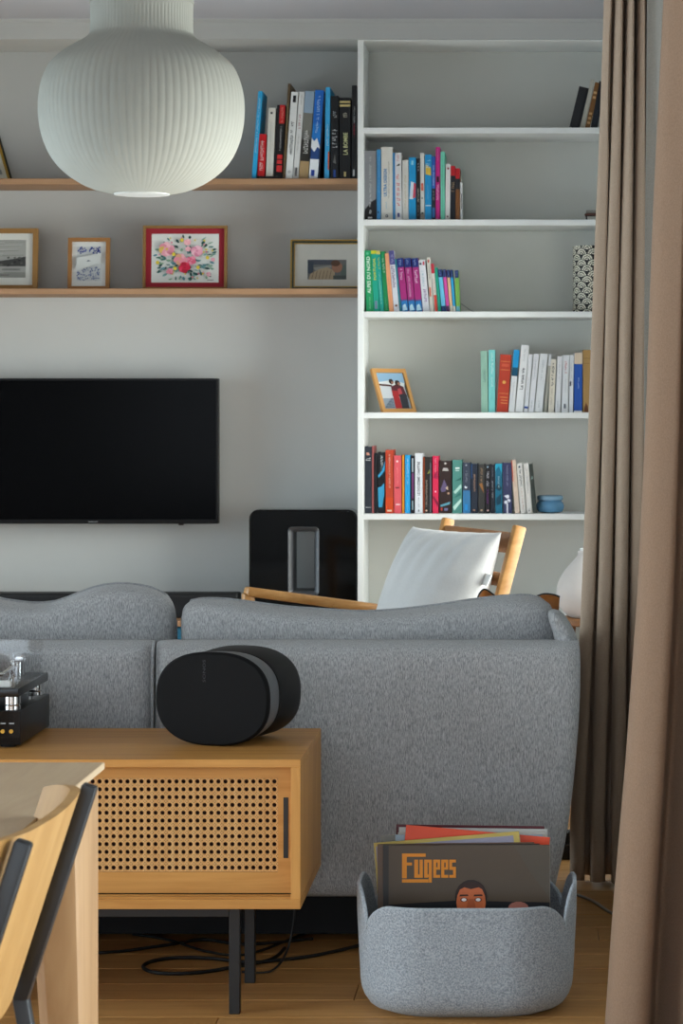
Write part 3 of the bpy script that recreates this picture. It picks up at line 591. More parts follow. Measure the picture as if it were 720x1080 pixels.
# scallop vase
def seig(u, v):
    Rr, rw = 0.0235, 0.0396
    for j in range(int(v / (rw/2)) - 8, int(v / (rw/2)) + 4):
        cy = j * rw / 2
        if cy > v: continue
        off = 0 if j % 2 == 0 else Rr
        cxn = round((u - off) / (2*Rr)) * 2*Rr + off
        d = math.hypot(u - cxn, v - cy) / Rr
        if d < 1: return d > .88 or .55 < d <= .68 or .22 < d <= .36
    return True
c = (wx(625, 9.08), 9.08, z3); Rv, Hv = 0.073, (328 - 258) * 9.08 / FPX
bm = BM(); nU, nV = 150, 120
lathe(bm, [(Rv, Hv * k / nV) for k in range(nV + 1)] + [(Rv - .006, Hv), (Rv - .006, .02)], c, nU, cap1=True)
me = mesh_from('patterned_vase', bm, print_mat(0.5), True)
at = me.color_attributes.new('Col', 'FLOAT_COLOR', 'CORNER'); vals = []
for p in me.polygons:
    q = p.center; a = math.atan2(q.x - c[0] , -(q.y - c[1]))
    d = seig(a * Rv + 0.5*0.047, q.z - c[2] + 1.0)
    vals += list((*lin('#17181a' if d else '#d6d2c0'), 1.0)) * p.loop_total
at.data.foreach_set('color', vals)
tag(link(bpy.data.objects.new('patterned_vase', me)), 'black and cream scallop patterned cylinder vase beside the curtain', 'vase')
# small trinket on second shelf
Y = 9.05; t = thing('trinket_stand', 'small dark footed trinket dish on second bookcase shelf by curtain', 'dish', (wx(624, Y), Y, z2))
bm = BM(); box(bm, wx(616.5, Y), wx(632, Y), Y, Y + .04, z2 + .022, z2 + .030, .002); obj('dish', bm, plain('#6a4238', 0.5), t)
bm = BM(); box(bm, wx(618, Y), wx(632, Y), Y + .004, Y + .036, z2 + .030, z2 + .042, .002); obj('stone', bm, plain('#8f8a82', 0.5), t)
for px in (619, 630):
    bm = BM(); bar(bm, (wx(px, Y), Y + .02, z2), (wx(px - 1, Y), Y + .02, z2 + .022), .005, .03, (0, 1, 0)); obj('foot', bm, M_blackmetal, t)
# loose cable on third shelf
bm = BM(); tube(bm, spline([(wx(486, 9.1), 9.12, z3 + .035), (wx(492, 9.1), 9.11, z3 + .02), (wx(499, 9.1), 9.1, z3 + .006), (wx(508, 9.1), 9.09, z3 + .0016), (wx(540, 9.1), 9.1, z3 + .0016)], 6), .0014, 6)
tag(obj('cable', bm, plain('#8a8a88', 0.5), None, True), 'thin grey cable trailing behind the pocket guides', 'cable')

# ------------------------------------------------------------------ framed pictures
def framed(name, label, w, h, loc, fw, fcol, mat_w, mat_col, draw, lean=4, yaw=0, roll=0, thick=0.016, inner=None, group=None, fm=None, easel=False):
    t = thing(name, label, 'picture frame', loc, group, (R(-lean), R(roll), R(yaw)))
    bm = BM(); rings = []
    for ww, hh, y in ((w, h, 0), (w, h, thick), (w-2*fw, h-2*fw, thick), (w-2*fw, h-2*fw, 0)):
        rings.append([(-ww/2, y, h/2-hh/2), (ww/2, y, h/2-hh/2), (ww/2, y, h/2+hh/2), (-ww/2, y, h/2+hh/2)])
    loft(bm, rings, closed=True); obj('frame', bm, fm or wood(fcol, fcol, 'X', 0.5), t, ws=False)
    if inner:
        bm = BM(); rings = []
        for ww, hh, y in ((w-2*fw, h-2*fw, 0.002), (w-2*fw, h-2*fw, thick), (w-2*fw-2*inner[0], h-2*fw-2*inner[0], thick), (w-2*fw-2*inner[0], h-2*fw-2*inner[0], 0.002)):
            rings.append([(-ww/2, y, h/2-hh/2), (ww/2, y, h/2-hh/2), (ww/2, y, h/2+hh/2), (-ww/2, y, h/2+hh/2)])
        loft(bm, rings, closed=True); obj('inner_frame', bm, plain(inner[1], 0.4), t, ws=False)
        fw = fw + inner[0]
        if len(inner) > 2:
            bm = BM(); rings = []
            for ww, hh, y in ((w-2*fw, h-2*fw, 0.004), (w-2*fw, h-2*fw, thick), (w-2*fw-.008, h-2*fw-.008, thick), (w-2*fw-.008, h-2*fw-.008, 0.004)):
                rings.append([(-ww/2, y, h/2-hh/2), (ww/2, y, h/2-hh/2), (ww/2, y, h/2+hh/2), (-ww/2, y, h/2+hh/2)])
            loft(bm, rings, closed=True); obj('slip', bm, plain(inner[2], 0.35), t, ws=False); fw += .004
    bm = BM(); box(bm, -w/2+fw, w/2-fw, thick*0.55, thick*0.95, fw, h-fw); obj('mount', bm, plain(mat_col, 0.8, noise=.02), t, ws=False)
    ink = Ink(); pw, ph = w-2*fw-2*mat_w[0], h-2*fw-mat_w[1]-mat_w[2]
    sub = Ink(); draw(sub)
    for P in sub.polys:
        ink.poly([(-pw/2 + x*pw, fw + mat_w[2] + z*ph) for x, z in P[0]], P[1])
    o = ink.build('picture', t); o.location = (0, thick*0.55, 0)
    if easel:
        bm = BM(); bar(bm, (0, thick, h*0.75), (0, thick + h*0.40, 0.012), .03, .004); obj('easel_leg', bm, M_armdark, t, ws=False)
    return t
# relative-coordinate drawing buffer
Ink.polys = property(lambda s: [([(s.v[i][0], s.v[i][2]) for i in f], s.sc[k]) for k, f in enumerate(s.f)])
_op = Ink.poly
def _poly(s, pts, col, lift=None):
    if not hasattr(s, 'sc'): s.sc = []
    s.sc.append(col); _op(s, [(x, z) for x, z in pts], col, lift)
Ink.poly = _poly
def clampP(P): return [(min(1, max(0, x)), min(1, max(0, z))) for x, z in P]
def d_etching(k):
    r = random.Random(3); k.rect(0, 0, 1, 1, '#9a9a94')
    for i in range(26):
        z = .5 + .5*r.random(); x = r.random()*.7; k.poly(clampP([(x, z), (x+.3, z+.01), (x+.3, z+.022), (x, z+.015)]), r.choice(('#82827c', '#aaaaa4', '#8c8c86')))
    k.poly([(0, .3), (1, .3), (1, .56), (.85, .5), (.7, .46), (.5, .4), (.3, .44), (0, .4)], '#3c3c3a')
    for i in range(40):
        x = r.random()*.95; z = .28 + .22*r.random(); k.poly(clampP([(x, z), (x+.03, z+.02), (x+.02, z+.06), (x-.01, z+.04)]), r.choice(('#222222', '#555550', '#6a6a64')))
    k.poly([(.0, .2), (.5, .34), (.52, .31), (0, .15)], '#1c1c1c'); k.rect(0, 0, 1, .14, '#82827c')
    for i in range(14):
        z = r.random()*.26; x = r.random()*.7; k.poly(clampP([(x, z), (x+.25, z), (x+.25, z+.012), (x, z+.012)]), r.choice(('#5c5c58', '#b0b0aa', '#3a3a38')))
def d_blue(k):
    r = random.Random(5); k.rect(0, 0, 1, 1, '#c4c6c4')
    for i in range(70):
        x = r.random()*.92; z = .78 + .18*r.random() - (.0 if x < .3 else .06*(x < .5)); k.poly(clampP([(x, z), (x+.07, z+.01), (x+.05, z+.05), (x+.01, z+.04)]), r.choice(('#1c2c78', '#2c3c8c', '#c4c6c4', '#485898')))
    for i in range(110):
        x = r.random()*.93; z = r.random()*(.28 + .18*x); k.poly(clampP([(x, z), (x+.06, z+.01), (x+.05, z+.035), (x+.01, z+.03)]), r.choice(('#5c6890', '#7c88a4', '#a4a8b4', '#39467c')))
    k.poly([(0, .3), (1, .52), (1, .8), (0, .66)], '#c6c8c4'); k.poly([(.4, .55), (.6, .57), (.5, .6)], '#555a68')
def flower(k, x, z, r0, cols, rg):
    for i in range(7):
        a = i*0.9 + rg.random(); k.disc(x + .55*r0*math.cos(a), z + .7*r0*math.sin(a), r0*.55, cols[i % len(cols)], 9, r0*.7)
    k.disc(x, z, r0*.42, cols[0], 9, r0*.5); k.disc(x + .02*r0, z, r0*.2, cols[-1], 8, r0*.25)
def d_floral(k):
    g = random.Random(8); k.rect(0, 0, 1, 1, '#d8d9d4')
    greens = ('#2c5c58', '#4a7a74', '#7aa09a', '#234846', '#86a88c', '#5c8890')
    for i in range(150):
        a = g.random()*6.28; rr = .12 + .34*g.random(); x = .5 + rr*1.05*math.cos(a); z = .48 + rr*1.15*math.sin(a)
        if not (0.04 < x < .96 and .06 < z < .95): continue
        k.disc(x, z, .012 + .012*g.random(), g.choice(greens), 6, .03 + .02*g.random(), a + g.uniform(-.6, .6) + 1.57)
    for i in range(26):
        a = g.random()*6.28; rr = .3 + .14*g.random(); x = .5 + rr*math.cos(a); z = .5 + rr*1.1*math.sin(a)
        if 0.05 < x < .95 and .06 < z < .94: k.disc(x, z, .014, g.choice(('#e0c840', '#e4a0a8', '#d87890', '#d0c060')), 7, .02)
    for x, z, r0, cs in ((.23, .68, .11, ('#e09aa8', '#e8b4bc', '#d88898', '#d8b45c')), (.68, .64, .085, ('#e4a0b4', '#eab8c4', '#d08098')), (.43, .47, .09, ('#e08898', '#e8a8b0', '#d8a080')), (.60, .45, .07, ('#d8607c', '#e48ca0')), (.5, .30, .085, ('#c81c40', '#d83a58', '#b01434')), (.28, .22, .05, ('#d88898', '#c85c6c')), (.54, .82, .05, ('#e8a4ac', '#f0bcc0')), (.55, .68, .04, ('#e4a0a8', '#eab4bc')), (.86, .16, .035, ('#e8b8c0', '#d890a0')), (.92, .46, .03, ('#e4a4b0', '#d890a0'))):
        flower(k, x, z, r0, cs, g)
    for x, z in ((.10, .40), (.70, .30), (.84, .5), (.36, .28), (.46, .86), (.34, .57)): k.disc(x, z, .028, '#d8c040', 8, .04)
    for i in range(4): k.rect(.84 + .025*i, .03, .855 + .025*i, .05, '#333333')
def d_baby(k):
    k.rect(0, 0, 1, 1, '#6a6a68'); k.rect(0, .75, .7, 1, '#4a4e58'); k.rect(0, .3, .15, .9, '#3c4450')
    k.poly([(.15, .6), (.6, .72), (.62, .6), (.2, .45)], '#8c8a84'); k.poly([(.02, 0), (.7, 0), (.7, .45), (.5, .62), (.3, .52), (.08, .3)], '#a89478')
    for i in range(6): k.poly([(.1+.09*i, .02), (.12+.09*i, .02), (.17+.09*i, .45), (.15+.09*i, .45)], '#7c6a58')
    k.disc(.76, .62, .14, '#9c705a', 12, .28); k.disc(.72, .82, .12, '#5c4030', 10, .16); k.rect(.66, 0, 1, .2, '#4c5450'); k.poly([(.85, .2), (1, .2), (1, .8), (.9, .7)], '#5c6862')
def d_couple(k):
    k.rect(0, 0, 1, 1, '#c8ccd0'); k.rect(0, .72, 1, 1, '#90b4d0'); k.poly([(0, .74), (.5, .8), (1, .72), (1, .62), (0, .66)], '#d8dcdc')
    k.rect(0, .0, 1, .3, '#8c98a4')
    for i in range(7): k.poly([(.02+.05*i, .03+.04*i), (.4, .05+.04*i), (.4, .07+.04*i), (.02+.05*i, .055+.04*i)], '#4c5a6a')
    k.poly([(.02, .65), (.5, .62), (.5, .67), (.02, .7)], '#4c2c2c'); k.poly([(.42, .35), (.95, .35), (.9, .62), (.7, .7), (.45, .62)], '#5c2c34')
    k.poly([(.42, .02), (.66, .02), (.66, .5), (.44, .52)], '#a82c30'); k.poly([(.66, .02), (.92, .02), (.95, .4), (.68, .45)], '#33343c')
    k.disc(.5, .76, .09, '#2c2420', 10, .075); k.disc(.72, .72, .1, '#302420', 10, .08); k.disc(.76, .7, .05, '#9c6c58', 8, .045); k.disc(.53, .73, .04, '#9c6c58', 8, .035)
    k.poly([(.66, .4), (.8, .42), (.78, .58), (.66, .56)], '#b84a50'); k.poly([(.96, .3), (1, .3), (1, .75), (.94, .62)], '#3c4440')
Yp = 9.10; zS = WS[1]; sp = FPX / Yp
def pframe(x0, x1, yt): return (x1-x0)/sp, (304.5-yt)/sp*1.0, (wx((x0+x1)/2, Yp), Yp, zS)
wd, hh, l = pframe(-62, 39, 239); framed('picture_frame', 'oak framed grey landscape etching at the left edge, lower oak shelf', wd, hh, l, .018, '#8f6836', (.026, .024, .028), '#cfcec6', d_etching, group='pictures on the lower oak shelf')
wd, hh, l = pframe(71, 115, 249); framed('picture_frame', 'small oak framed blue and white print on lower oak shelf', wd, hh, l, .014, '#946636', (.018, .018, .020), '#d3d3cf', d_blue, group='pictures on the lower oak shelf')
wd, hh, l = pframe(150, 239, 236); framed('picture_frame', 'framed flower bouquet watercolour with red mount on lower oak shelf', wd, hh, l, .010, '#8a6636', (.021, .020, .018), '#96202e', d_floral, group='pictures on the lower oak shelf')
wd, hh, l = pframe(306, 400, 250); l = (l[0] - .0, 9.14, l[2])
wd, hh = .266, .187
framed('picture_frame', 'gold and green framed photograph of a baby beside bookcase', wd, hh, (wx(306, 9.14) + wd/2, 9.14, zS), .005, '#a8842c', (.046, .057, .025), '#cbc8be', d_baby, group='pictures on the lower oak shelf', fm=plain('#a07c2a', .35, .5, .6), inner=(.007, '#1c2c24', '#b08a34'))
framed('picture_frame', 'black and gold frame at the left end of upper oak shelf', .18, .20, (wx(-8, 9.08), 9.08, WS[0]), .008, '#1c1a18', (.02, .02, .02), '#c8c4b4', d_etching, lean=26, yaw=46, fm=plain('#1c1a16', .4), inner=(.006, '#a8842c'), group='pictures on the upper oak shelf')
framed('photo_frame', 'small oak photo frame of a couple on fourth bookcase shelf', .160, .172, (wx(422, 9.05), 9.05, SH[3] + .0), .015, '#c99558', (.0, .0, .0), '#dddddd', d_couple, lean=22, yaw=44, thick=.012, easel=True)

# ------------------------------------------------------------------ television, soundbar, subwoofer, bench
Yt = 9.14; t = thing('television', 'wall mounted flat black television above the soundbar', 'television', (-1.6, Yt, wz(553, Yt)))
tx0, tx1, tz0, tz1 = -2.11, wx(230, Yt), wz(552.5, Yt), wz(399, Yt)
bm = BM(); box(bm, tx0, tx1, Yt, Yt + .045, tz0, tz1, .003, 2); obj('casing', bm, M_satin, t)
bm = BM(); box(bm, tx0 + .008, tx1 - .008, Yt - .0012, Yt + .002, tz0 + .016, tz1 - .008); obj('screen', bm, M_screen, t)
bm = BM(); box(bm, -1.8, -1.4, Yt + .045, YB - .001, tz0 + .15, tz1 - .15); obj('wall_bracket', bm, M_blackmetal, t)
bm = BM(); box(bm, wx(188, Yt), wx(193, Yt), Yt + .004, Yt + .03, tz0 - .006, tz0, .001); obj('sensor', bm, plain('#22080a', .3), t)
k = Ink(); k.text('SAMSUNG', wx(93, Yt), tz0 + .005, wx(103, Yt), tz0 + .0095, '#9a9a9c', 'h', .01); o = k.build('logo', t, True); o.location = (0, Yt, 0)
Yb = 8.88; ZB = 0.42
t = thing('media_bench', 'low media bench with oak top and teal front under the television', 'bench', (-1.6, 9.06, 0))
bm = BM(); box(bm, -2.6, BX0 - .003, Yb, YB - .002, ZB - .02, ZB, .0015); obj('top', bm, M_oakX, t)
bm = BM(); box(bm, -2.58, BX0 - .02, Yb + .03, YB - .002, .06, ZB - .02); obj('body', bm, plain('#1f5a72', .5), t)
for i in range(4):
    a = -2.58 + i * .485; bm = BM(); box(bm, a + .003, a + .48, Yb + .012, Yb + .03, .07, ZB - .024, .002); dr = obj('door', bm, plain('#226480', .5), t)
    bm = BM(); box(bm, a + .2, a + .28, Yb + .002, Yb + .012, ZB - .06, ZB - .05); obj('handle', bm, M_blackmetal, dr)
bm = BM(); box(bm, -2.5, BX0 - .1, Yb + .06, YB - .05, 0, .06); obj('plinth', bm, M_satin, t)
Ys = 9.0
t = thing('soundbar', 'long black soundbar lying on the media bench below the television', 'soundbar', (-1.6, Ys, ZB))
bm = BM(); box(bm, -2.15, wx(250.5, Ys), Ys, Ys + .11, ZB, wz(626, Ys), .006, 3); obj('body', bm, plain('#0d0d0f', .5, noise=.1, scale=300), t, True)
bm = BM(); box(bm, -2.14, wx(248, Ys), Ys - .0015, Ys + .004, ZB + .008, wz(630, Ys)); obj('grille', bm, plain('#131316', .8, noise=.3, scale=900), t)
sx0, sx1, sz0, sz1 = wx(262.5, Ys), BX0 - .004, ZB, wz(537.5, Ys)
sw, shh = sx1 - sx0, sz1 - sz0; sc = ((sx0+sx1)/2, (sz0+sz1)/2)
t = thing('subwoofer', 'square glossy black subwoofer with central slot beside the bookcase', 'speaker', (sc[0], Ys + .08, ZB))
ic = (wx(320, Ys) - sc[0], wz(592, Ys) - sc[1]); iw, ih = 33/FPX*Ys, 73/FPX*Ys
def ringp(w_, h_, r_, y, cc=(0, 0)): return [(sc[0] + cc[0] + x, y, sc[1] + cc[1] + z) for x, z in rrect(w_, h_, r_)]
bm = BM(); e = .006
loft(bm, [ringp(sw-2*e, shh-2*e, .03, Ys), ringp(sw, shh, .034, Ys+e), ringp(sw, shh, .034, Ys+.155-e), ringp(sw-2*e, shh-2*e, .03, Ys+.155), ringp(iw, ih, .016, Ys+.155, ic), ringp(iw, ih, .016, Ys, ic)], closed=True)
obj('body', bm, M_gloss, t, True)
bm = BM(); q = .018
loft(bm, [ringp(iw, ih, .016, Ys-.001, ic), ringp(iw-.004, ih-.004, .015, Ys-.003, ic), ringp(iw-q*1.6, ih-q*1.6, .008, Ys+.004, ic), ringp(iw-2*q, ih-2*q, .006, Ys+.012, ic), ringp(iw-2*q, ih-2*q, .006, Ys+.15, ic), ringp(iw, ih, .016, Ys+.154, ic)], closed=True)
obj('slot_trim', bm, M_grey, t, True)

# ------------------------------------------------------------------ pendant lamp
Yl = 7.4; sl = FPX / Yl; lc = (wx(149.5, Yl), Yl, 0)
t = thing('pendant_lamp', 'large white pleated round pendant lamp hanging from the ceiling', 'lamp', (lc[0], Yl, wz(205, Yl)))
prof = smooth_tab([(2, 54), (20, 53.5), (33, 54), (38, 55.5), (43, 61), (49, 71), (56, 82), (68, 95), (80, 101.5), (95, 106), (113, 107.8), (130, 106.8), (145, 103.8), (158, 99), (168, 93.5), (178, 85.5), (187, 75), (195, 62), (201, 47), (204.5, 29)], 4)
NR = 84
def pleat(r, f):
    a = (f * NR) % 1.0; return r * 1.0 - .0017 * (r/.30) ** 0.5 * (1 - abs(math.sin(math.pi * a)) ** 0.55)
bm = BM(); lathe(bm, [(hw/sl, wz(py, Yl)) for py, hw in prof], lc, NR*6, pleat, False, False); obj('shade', bm, M_shade, t, True)
bm = BM(); lathe(bm, [(26.5/sl, wz(204.2, Yl)), (29/sl, wz(203.6, Yl)), (29/sl, wz(205.6, Yl)), (26/sl, wz(206, Yl)), (10/sl, wz(206.2, Yl))], lc, 48, None, True, True); obj('diffuser', bm, plain('#e4e4e0', .3), t, True)
bm = BM(); lathe(bm, [(53.5/sl, wz(4, Yl)), (54.8/sl, wz(4, Yl)), (54.8/sl, wz(1, Yl)), (30/sl, wz(0, Yl)), (4/sl, wz(-4, Yl))], lc, 48); obj('collar', bm, M_shade, t, True)
bm = BM(); tube(bm, [(lc[0], Yl, wz(-2, Yl)), (lc[0], Yl, ZC - .03)], .003, 8); obj('cord', bm, M_white, t, True)
bm = BM(); lathe(bm, [(.05, -.03), (.05, -.004), (.045, -.0005)], (lc[0], Yl, ZC), 32); obj('ceiling_cup', bm, M_white, t, True)

# ------------------------------------------------------------------ curtains
def curtain(name, label, mat, XLf, XRf, Y0, amp, folds, seed, ztop=2.5, zbot=0.012, nu=160, nz=36, sharp=1.0, grp='curtains', lag=0.0, yslope=0.0):
    rg = random.Random(seed); bm = BM(); g = []
    ph = [rg.uniform(0, 6.28) for _ in range(5)]
    for j in range(nz + 1):
        z = ztop + (zbot - ztop) * j / nz; a, b = XLf(z), XRf(z); row = []
        for i in range(nu + 1):
            u = i / nu
            s = math.sin(2*math.pi*folds*u + lag + .25*math.sin(3*u*6.28 + ph[0]) + .10*math.sin(z*2.2 + ph[1]))
            s = math.copysign(abs(s) ** sharp, s)
            k = 1 + .25*math.sin(7*u + ph[2]) + .08*math.sin(2.5*z + 5*u)
            x = a + (b - a) * u + .008*math.sin(2*math.pi*folds*2*u + ph[3] + z) * min(1, (2.5 - z))
            row.append(bm.verts.new((x, Y0 + yslope*u + amp(z) * s * k, z)))
        g.append(row)
    for j in range(nz):
        for i in range(nu): bm.faces.new((g[j][i], g[j][i+1], g[j+1][i+1], g[j+1][i]))
    o = obj(name, bm, mat, None, True)
    so = o.modifiers.new('cloth', 'SOLIDIFY'); so.thickness = 0.003
    return tag(o, label, 'curtain', grp)
def tabz(tab, Y): 
    T = sorted((wz(py, Y), wx(px, Y)) for px, py in tab); return lambda z: interp(T, z)
Yc = 6.2
curtain('curtain', 'bunched beige curtain hanging beyond the sofa next to bookcase', M_curtain2,
        tabz([(640, -130), (638, 0), (634, 130), (629, 260), (622, 440), (614, 620), (605, 780), (600, 860), (599, 935)], Yc),
        tabz([(690, -130), (689, 0), (688, 400), (690, 700), (696, 935)], Yc), Yc, lambda z: .028 + .008*(2.5 - z), 4.5, 12, lag=2.2, yslope=-0.05, sharp=.8)
curtain('curtain', 'pale curtain strip added for a lit fold between the beige curtains', M_lit_fold,  # extra strip added in place of a curtain fold lit by the window
        tabz([(683, -130), (683, 500), (683, 1000)], 5.75), tabz([(745, -130), (745, 1000)], 5.75), 5.75, lambda z: .02, 1.6, 3, sharp=1.0, lag=1.0)
Yn = 4.35
curtain('curtain', 'large brown curtain fold in the right foreground', M_curtain,
        tabz([(704, -330), (703, 0), (693, 240), (685, 450), (676, 620), (662, 800), (648, 950), (638, 1080), (634, 1140)], Yn),
        lambda z: .43, Yn, lambda z: .045 + .02*(2.5 - z), 2.1, 21, lag=3.6, sharp=1.0, yslope=-.30)
bm = BM(); tube(bm, [(.34, 1.0, 2.53), (.34, 8.8, 2.53)], .012, 10)
tag(obj('curtain_rail', bm, M_white, None, True), 'white curtain rail under the ceiling along the window wall', 'curtain rail')

# ------------------------------------------------------------------ armchair, pillow
t = thing('armchair', 'oak lounge armchair behind the sofa with white pillow on it', 'armchair', (-.4, 7.3, 0))
near0, far0 = Vector((-.033, 7.2, .835)), Vector((-.254, 7.7, .835))
ee = (near0 - far0); ee.z = 0; ee.normalize(); dd = Vector((ee.y, -ee.x, 0)); dd = dd if dd.x < 0 else -dd
rec = math.tan(R(16))
def cp(lat, L, z): # lat 0 far .. 1 near ; L forward
    p = far0 + (near0 - far0) * lat + dd * L; return Vector((p.x, p.y, z))
for lat in (0, 1):
    bm = BM(); bar(bm, cp(lat, 0, .835), cp(lat, .835*rec*.66, .835*.34), .036, .03, ee, bev=.006); obj('back_post', bm, M_arm, t, True)
    lo_ = -.06 if lat == 0 else 1.06
    z0, z1 = (.535, .628) if lat == 0 else (.50, .565)
    bm = BM(); bar(bm, cp(lo_, .05, z0), cp(lo_, .64, z1), .045, .03, (0, 0, 1), .05, .028, bev=.009)
    obj('armrest', bm, M_arm, t, True)
    bm = BM(); bar(bm, cp(lo_, .632, z1 - .005), cp(lo_, .60, 0), .034, .034, ee, .026, .026, bev=.006); obj('leg', bm, M_arm, t, True)
    bm = BM(); bar(bm, cp(lo_, .12, z0 + .005), cp(lo_, -.05, 0), .034, .034, ee, .026, .026, bev=.006); obj('leg', bm, M_arm, t, True)
    bm = BM(); bar(bm, cp(lo_, .615, .34), cp(lo_, .06, .26), .024, .05, (0, 0, 1), bev=.004); obj('side_rail', bm, M_arm, t, True)
bm = BM(); bar(bm, cp(.03, .012, .785), cp(.97, .012, .785), .018, .06, (0, 0, 1), bev=.004); obj('top_rail', bm, M_armdark, t, True)
for z in (.68, .58, .48):
    bm = BM(); bar(bm, cp(.03, .012 + (.785 - z)*rec, z), cp(.97, .012 + (.785 - z)*rec, z), .014, .04, (0, 0, 1), bev=.003); obj('back_slat', bm, M_armdark, t, True)
bm = BM(); bar(bm, cp(-.06, .60, .34), cp(1.06, .60, .34), .024, .05, (0, 0, 1), bev=.004); obj('front_rail', bm, M_arm, t, True)
bm = BM()
def seatpos(u, v): return cp(.02 + .96*u, .16 + .47*v, .33 + .08*v), Vector((0, 0, 1))
puff(bm, seatpos, .05, 16, 16, 8, 4); obj('seat_cushion', bm, fabric('#8a8a86', '#a8a8a2', (300, 300, 300)), t, True)
# pillow
pe = Vector((.606, -.795, 0)); pf = Vector((-.795, -.606, 0)); rc = R(23)
pdn = Vector((0, 0, -1)) * math.cos(rc) + pf * math.sin(rc); pn = pe.cross(pdn).normalized()
ptop = Vector((-.222, 7.36, .815)); PSZ = .44
t = thing('pillow', 'square white linen pillow leaning against the armchair back', 'pillow', (-.30, 7.28, .42))
def pilpos(u, v):
    cu = 2*u-1; cv = 2*v-1
    pin_u = 1 - .07*(1 - cv*cv) ; pin_v = 1 - .07*(1 - cu*cu)
    a = cu * PSZ/2 * (1 - .02*(1 - abs(cv)**2) + .015*(abs(cv)**8)); b = cv * PSZ/2 * (1 - .03*(1 - abs(cu)**2) + .015*abs(cu)**8)
    return ptop + pe*a + pdn*(PSZ/2 + b), pn
bm = BM(); puff(bm, pilpos, .095, 60, 50, 2.4, 2.0, seed=5, wob=.04, fold=.09); obj('cushion', bm, M_pillow, t, True)
p0 = ptop + pe*(PSZ/2 - .006) + pdn*.14
bm = BM(); bar(bm, p0, p0 + pe*.03 + pdn*.004, .003, .034, pdn); obj('tag', bm, M_white, t)

# ------------------------------------------------------------------ white lamp on stool by the curtain
Yq = 8.3; sq = FPX / Yq; qx = wx(623, Yq); qz = wz(651, Yq)
t = thing('stool', 'small round wooden stool holding the white lamp beside curtain', 'stool', (qx, Yq, 0))
bm = BM(); lathe(bm, [(.10, qz - .025), (.115, qz - .02), (.115, qz - .003), (.11, qz)], (qx, Yq, 0), 32); obj('seat', bm, M_armdark, t, True)
for a in (30, 150, 270):
    bm = BM(); tube(bm, [(qx + .07*math.cos(R(a)), Yq + .07*math.sin(R(a)), qz - .024), (qx + .12*math.cos(R(a)), Yq + .12*math.sin(R(a)), 0)], .013, 10); obj('leg', bm, M_armdark, t, True)
t = thing('table_lamp', 'white rounded bottle shaped lamp half hidden by the curtain', 'lamp', (qx, Yq, qz))
P = smooth_tab([(651, 20), (648, 26), (640, 33), (628, 36.5), (615, 35), (602, 28), (592, 19.5), (586, 14.5), (582, 14), (580.5, 13)], 4)
bm = BM(); lathe(bm, [(hw/sq, wz(py, Yq)) for py, hw in P], (qx, Yq, 0), 40); obj('shade', bm, plain('#cfc9c4', .6, noise=.02), t, True)
bm = BM(); lathe(bm, [(12/sq, wz(581, Yq)), (12/sq, wz(578.5, Yq)), (6/sq, wz(578, Yq))], (qx, Yq, 0), 24); obj('cap', bm, M_white, t, True)

# ------------------------------------------------------------------ sofa
Yo = 5.37; so_ = FPX / Yo
t = thing('sofa', 'grey fabric two seat sofa seen from behind', 'sofa', (-.9, 5.8, 0))
SXL = -2.05
ZS0, ZS1 = wz(949, Yo), wz(679, Yo)
rt = smooth_tab([(ZS0, wx(584, Yo)), (wz(930, Yo), wx(588, Yo)), (wz(890, Yo), wx(597, Yo)), (wz(830, Yo), wx(605, Yo)), (wz(760, Yo), wx(611, Yo)), (wz(700, Yo), wx(612.5, Yo)), (ZS1 + .01, wx(610, Yo))], 4)
TH = .15
def panel(xa, xb, name, curved):
    def pos(u, v):
        z = ZS0 + (ZS1 - ZS0) * v
        xr = interp(rt, z) if curved else xb
        return Vector((xa + (xr - xa)*u, Yo + TH/2 + .02*(1-v)*0 + .015*math.sin(math.pi*v)*-1, z)), Vector((0, 1, 0))
    bm = BM(); puff(bm, pos, TH/2, 34, 26, 26, 4.0, seed=2, wob=.015); return obj(name, bm, M_sofa, t, True)
sx = wx(160.5, Yo)
panel(SXL, sx - .001, 'back_panel', False); panel(sx + .001, 0, 'back_panel', True)
bm = BM(); tube(bm, [(sx, Yo + .012, ZS0 + .01), (sx, Yo - .0005, ZS0 + .2), (sx, Yo - .0005, ZS1 - .06), (sx, Yo + .01, ZS1 - .012), (sx, Yo + .03, ZS1)], .0035, 8); obj('piping', bm, M_piping, t, True)
# arms
def armpos(xc, top):
    def pos(u, v):
        z = .13 + (top - .13) * v; y = Yo + .07 + (6.28 - Yo - .07) * u
        return Vector((xc(z), y, z - .13*(u**2)*v)), Vector((1, 0, 0))
    return pos
ztop_arm = wz(644, 5.5)
bm = BM(); puff(bm, armpos(lambda z: interp(rt, min(z, ZS1)) - .026 - max(0, z - ZS1)*.45, ztop_arm), .026, 24, 22, 10, 3, seed=3, wob=.02); obj('armrest', bm, M_sofa, t, True)
bm = BM(); puff(bm, armpos(lambda z: SXL + .05, ztop_arm), .05, 20, 20, 10, 3, seed=3); obj('armrest', bm, M_sofa, t, True)
bm = BM(); box(bm, SXL + .09, .0, Yo + .1, 6.26, .13, .28, .02, 3); obj('seat_base', bm, M_sofa, t, True)
bm = BM(); box(bm, SXL + .2, -.06, Yo + .16, 6.1, .012, .131); obj('under_shade_block', bm, plain('#121214', .8), t)  # dark block added to keep the gap under the sofa black
for i, (a, b) in enumerate(((SXL + .1, sx), (sx, -.02))):
    bm = BM(); puff(bm, lambda u, v: (Vector((a + (b-a)*u, 5.62 + .66*v, .355)), Vector((0, 0, 1))), .078, 24, 16, 12, 4); obj('seat_cushion', bm, M_sofa, t, True)
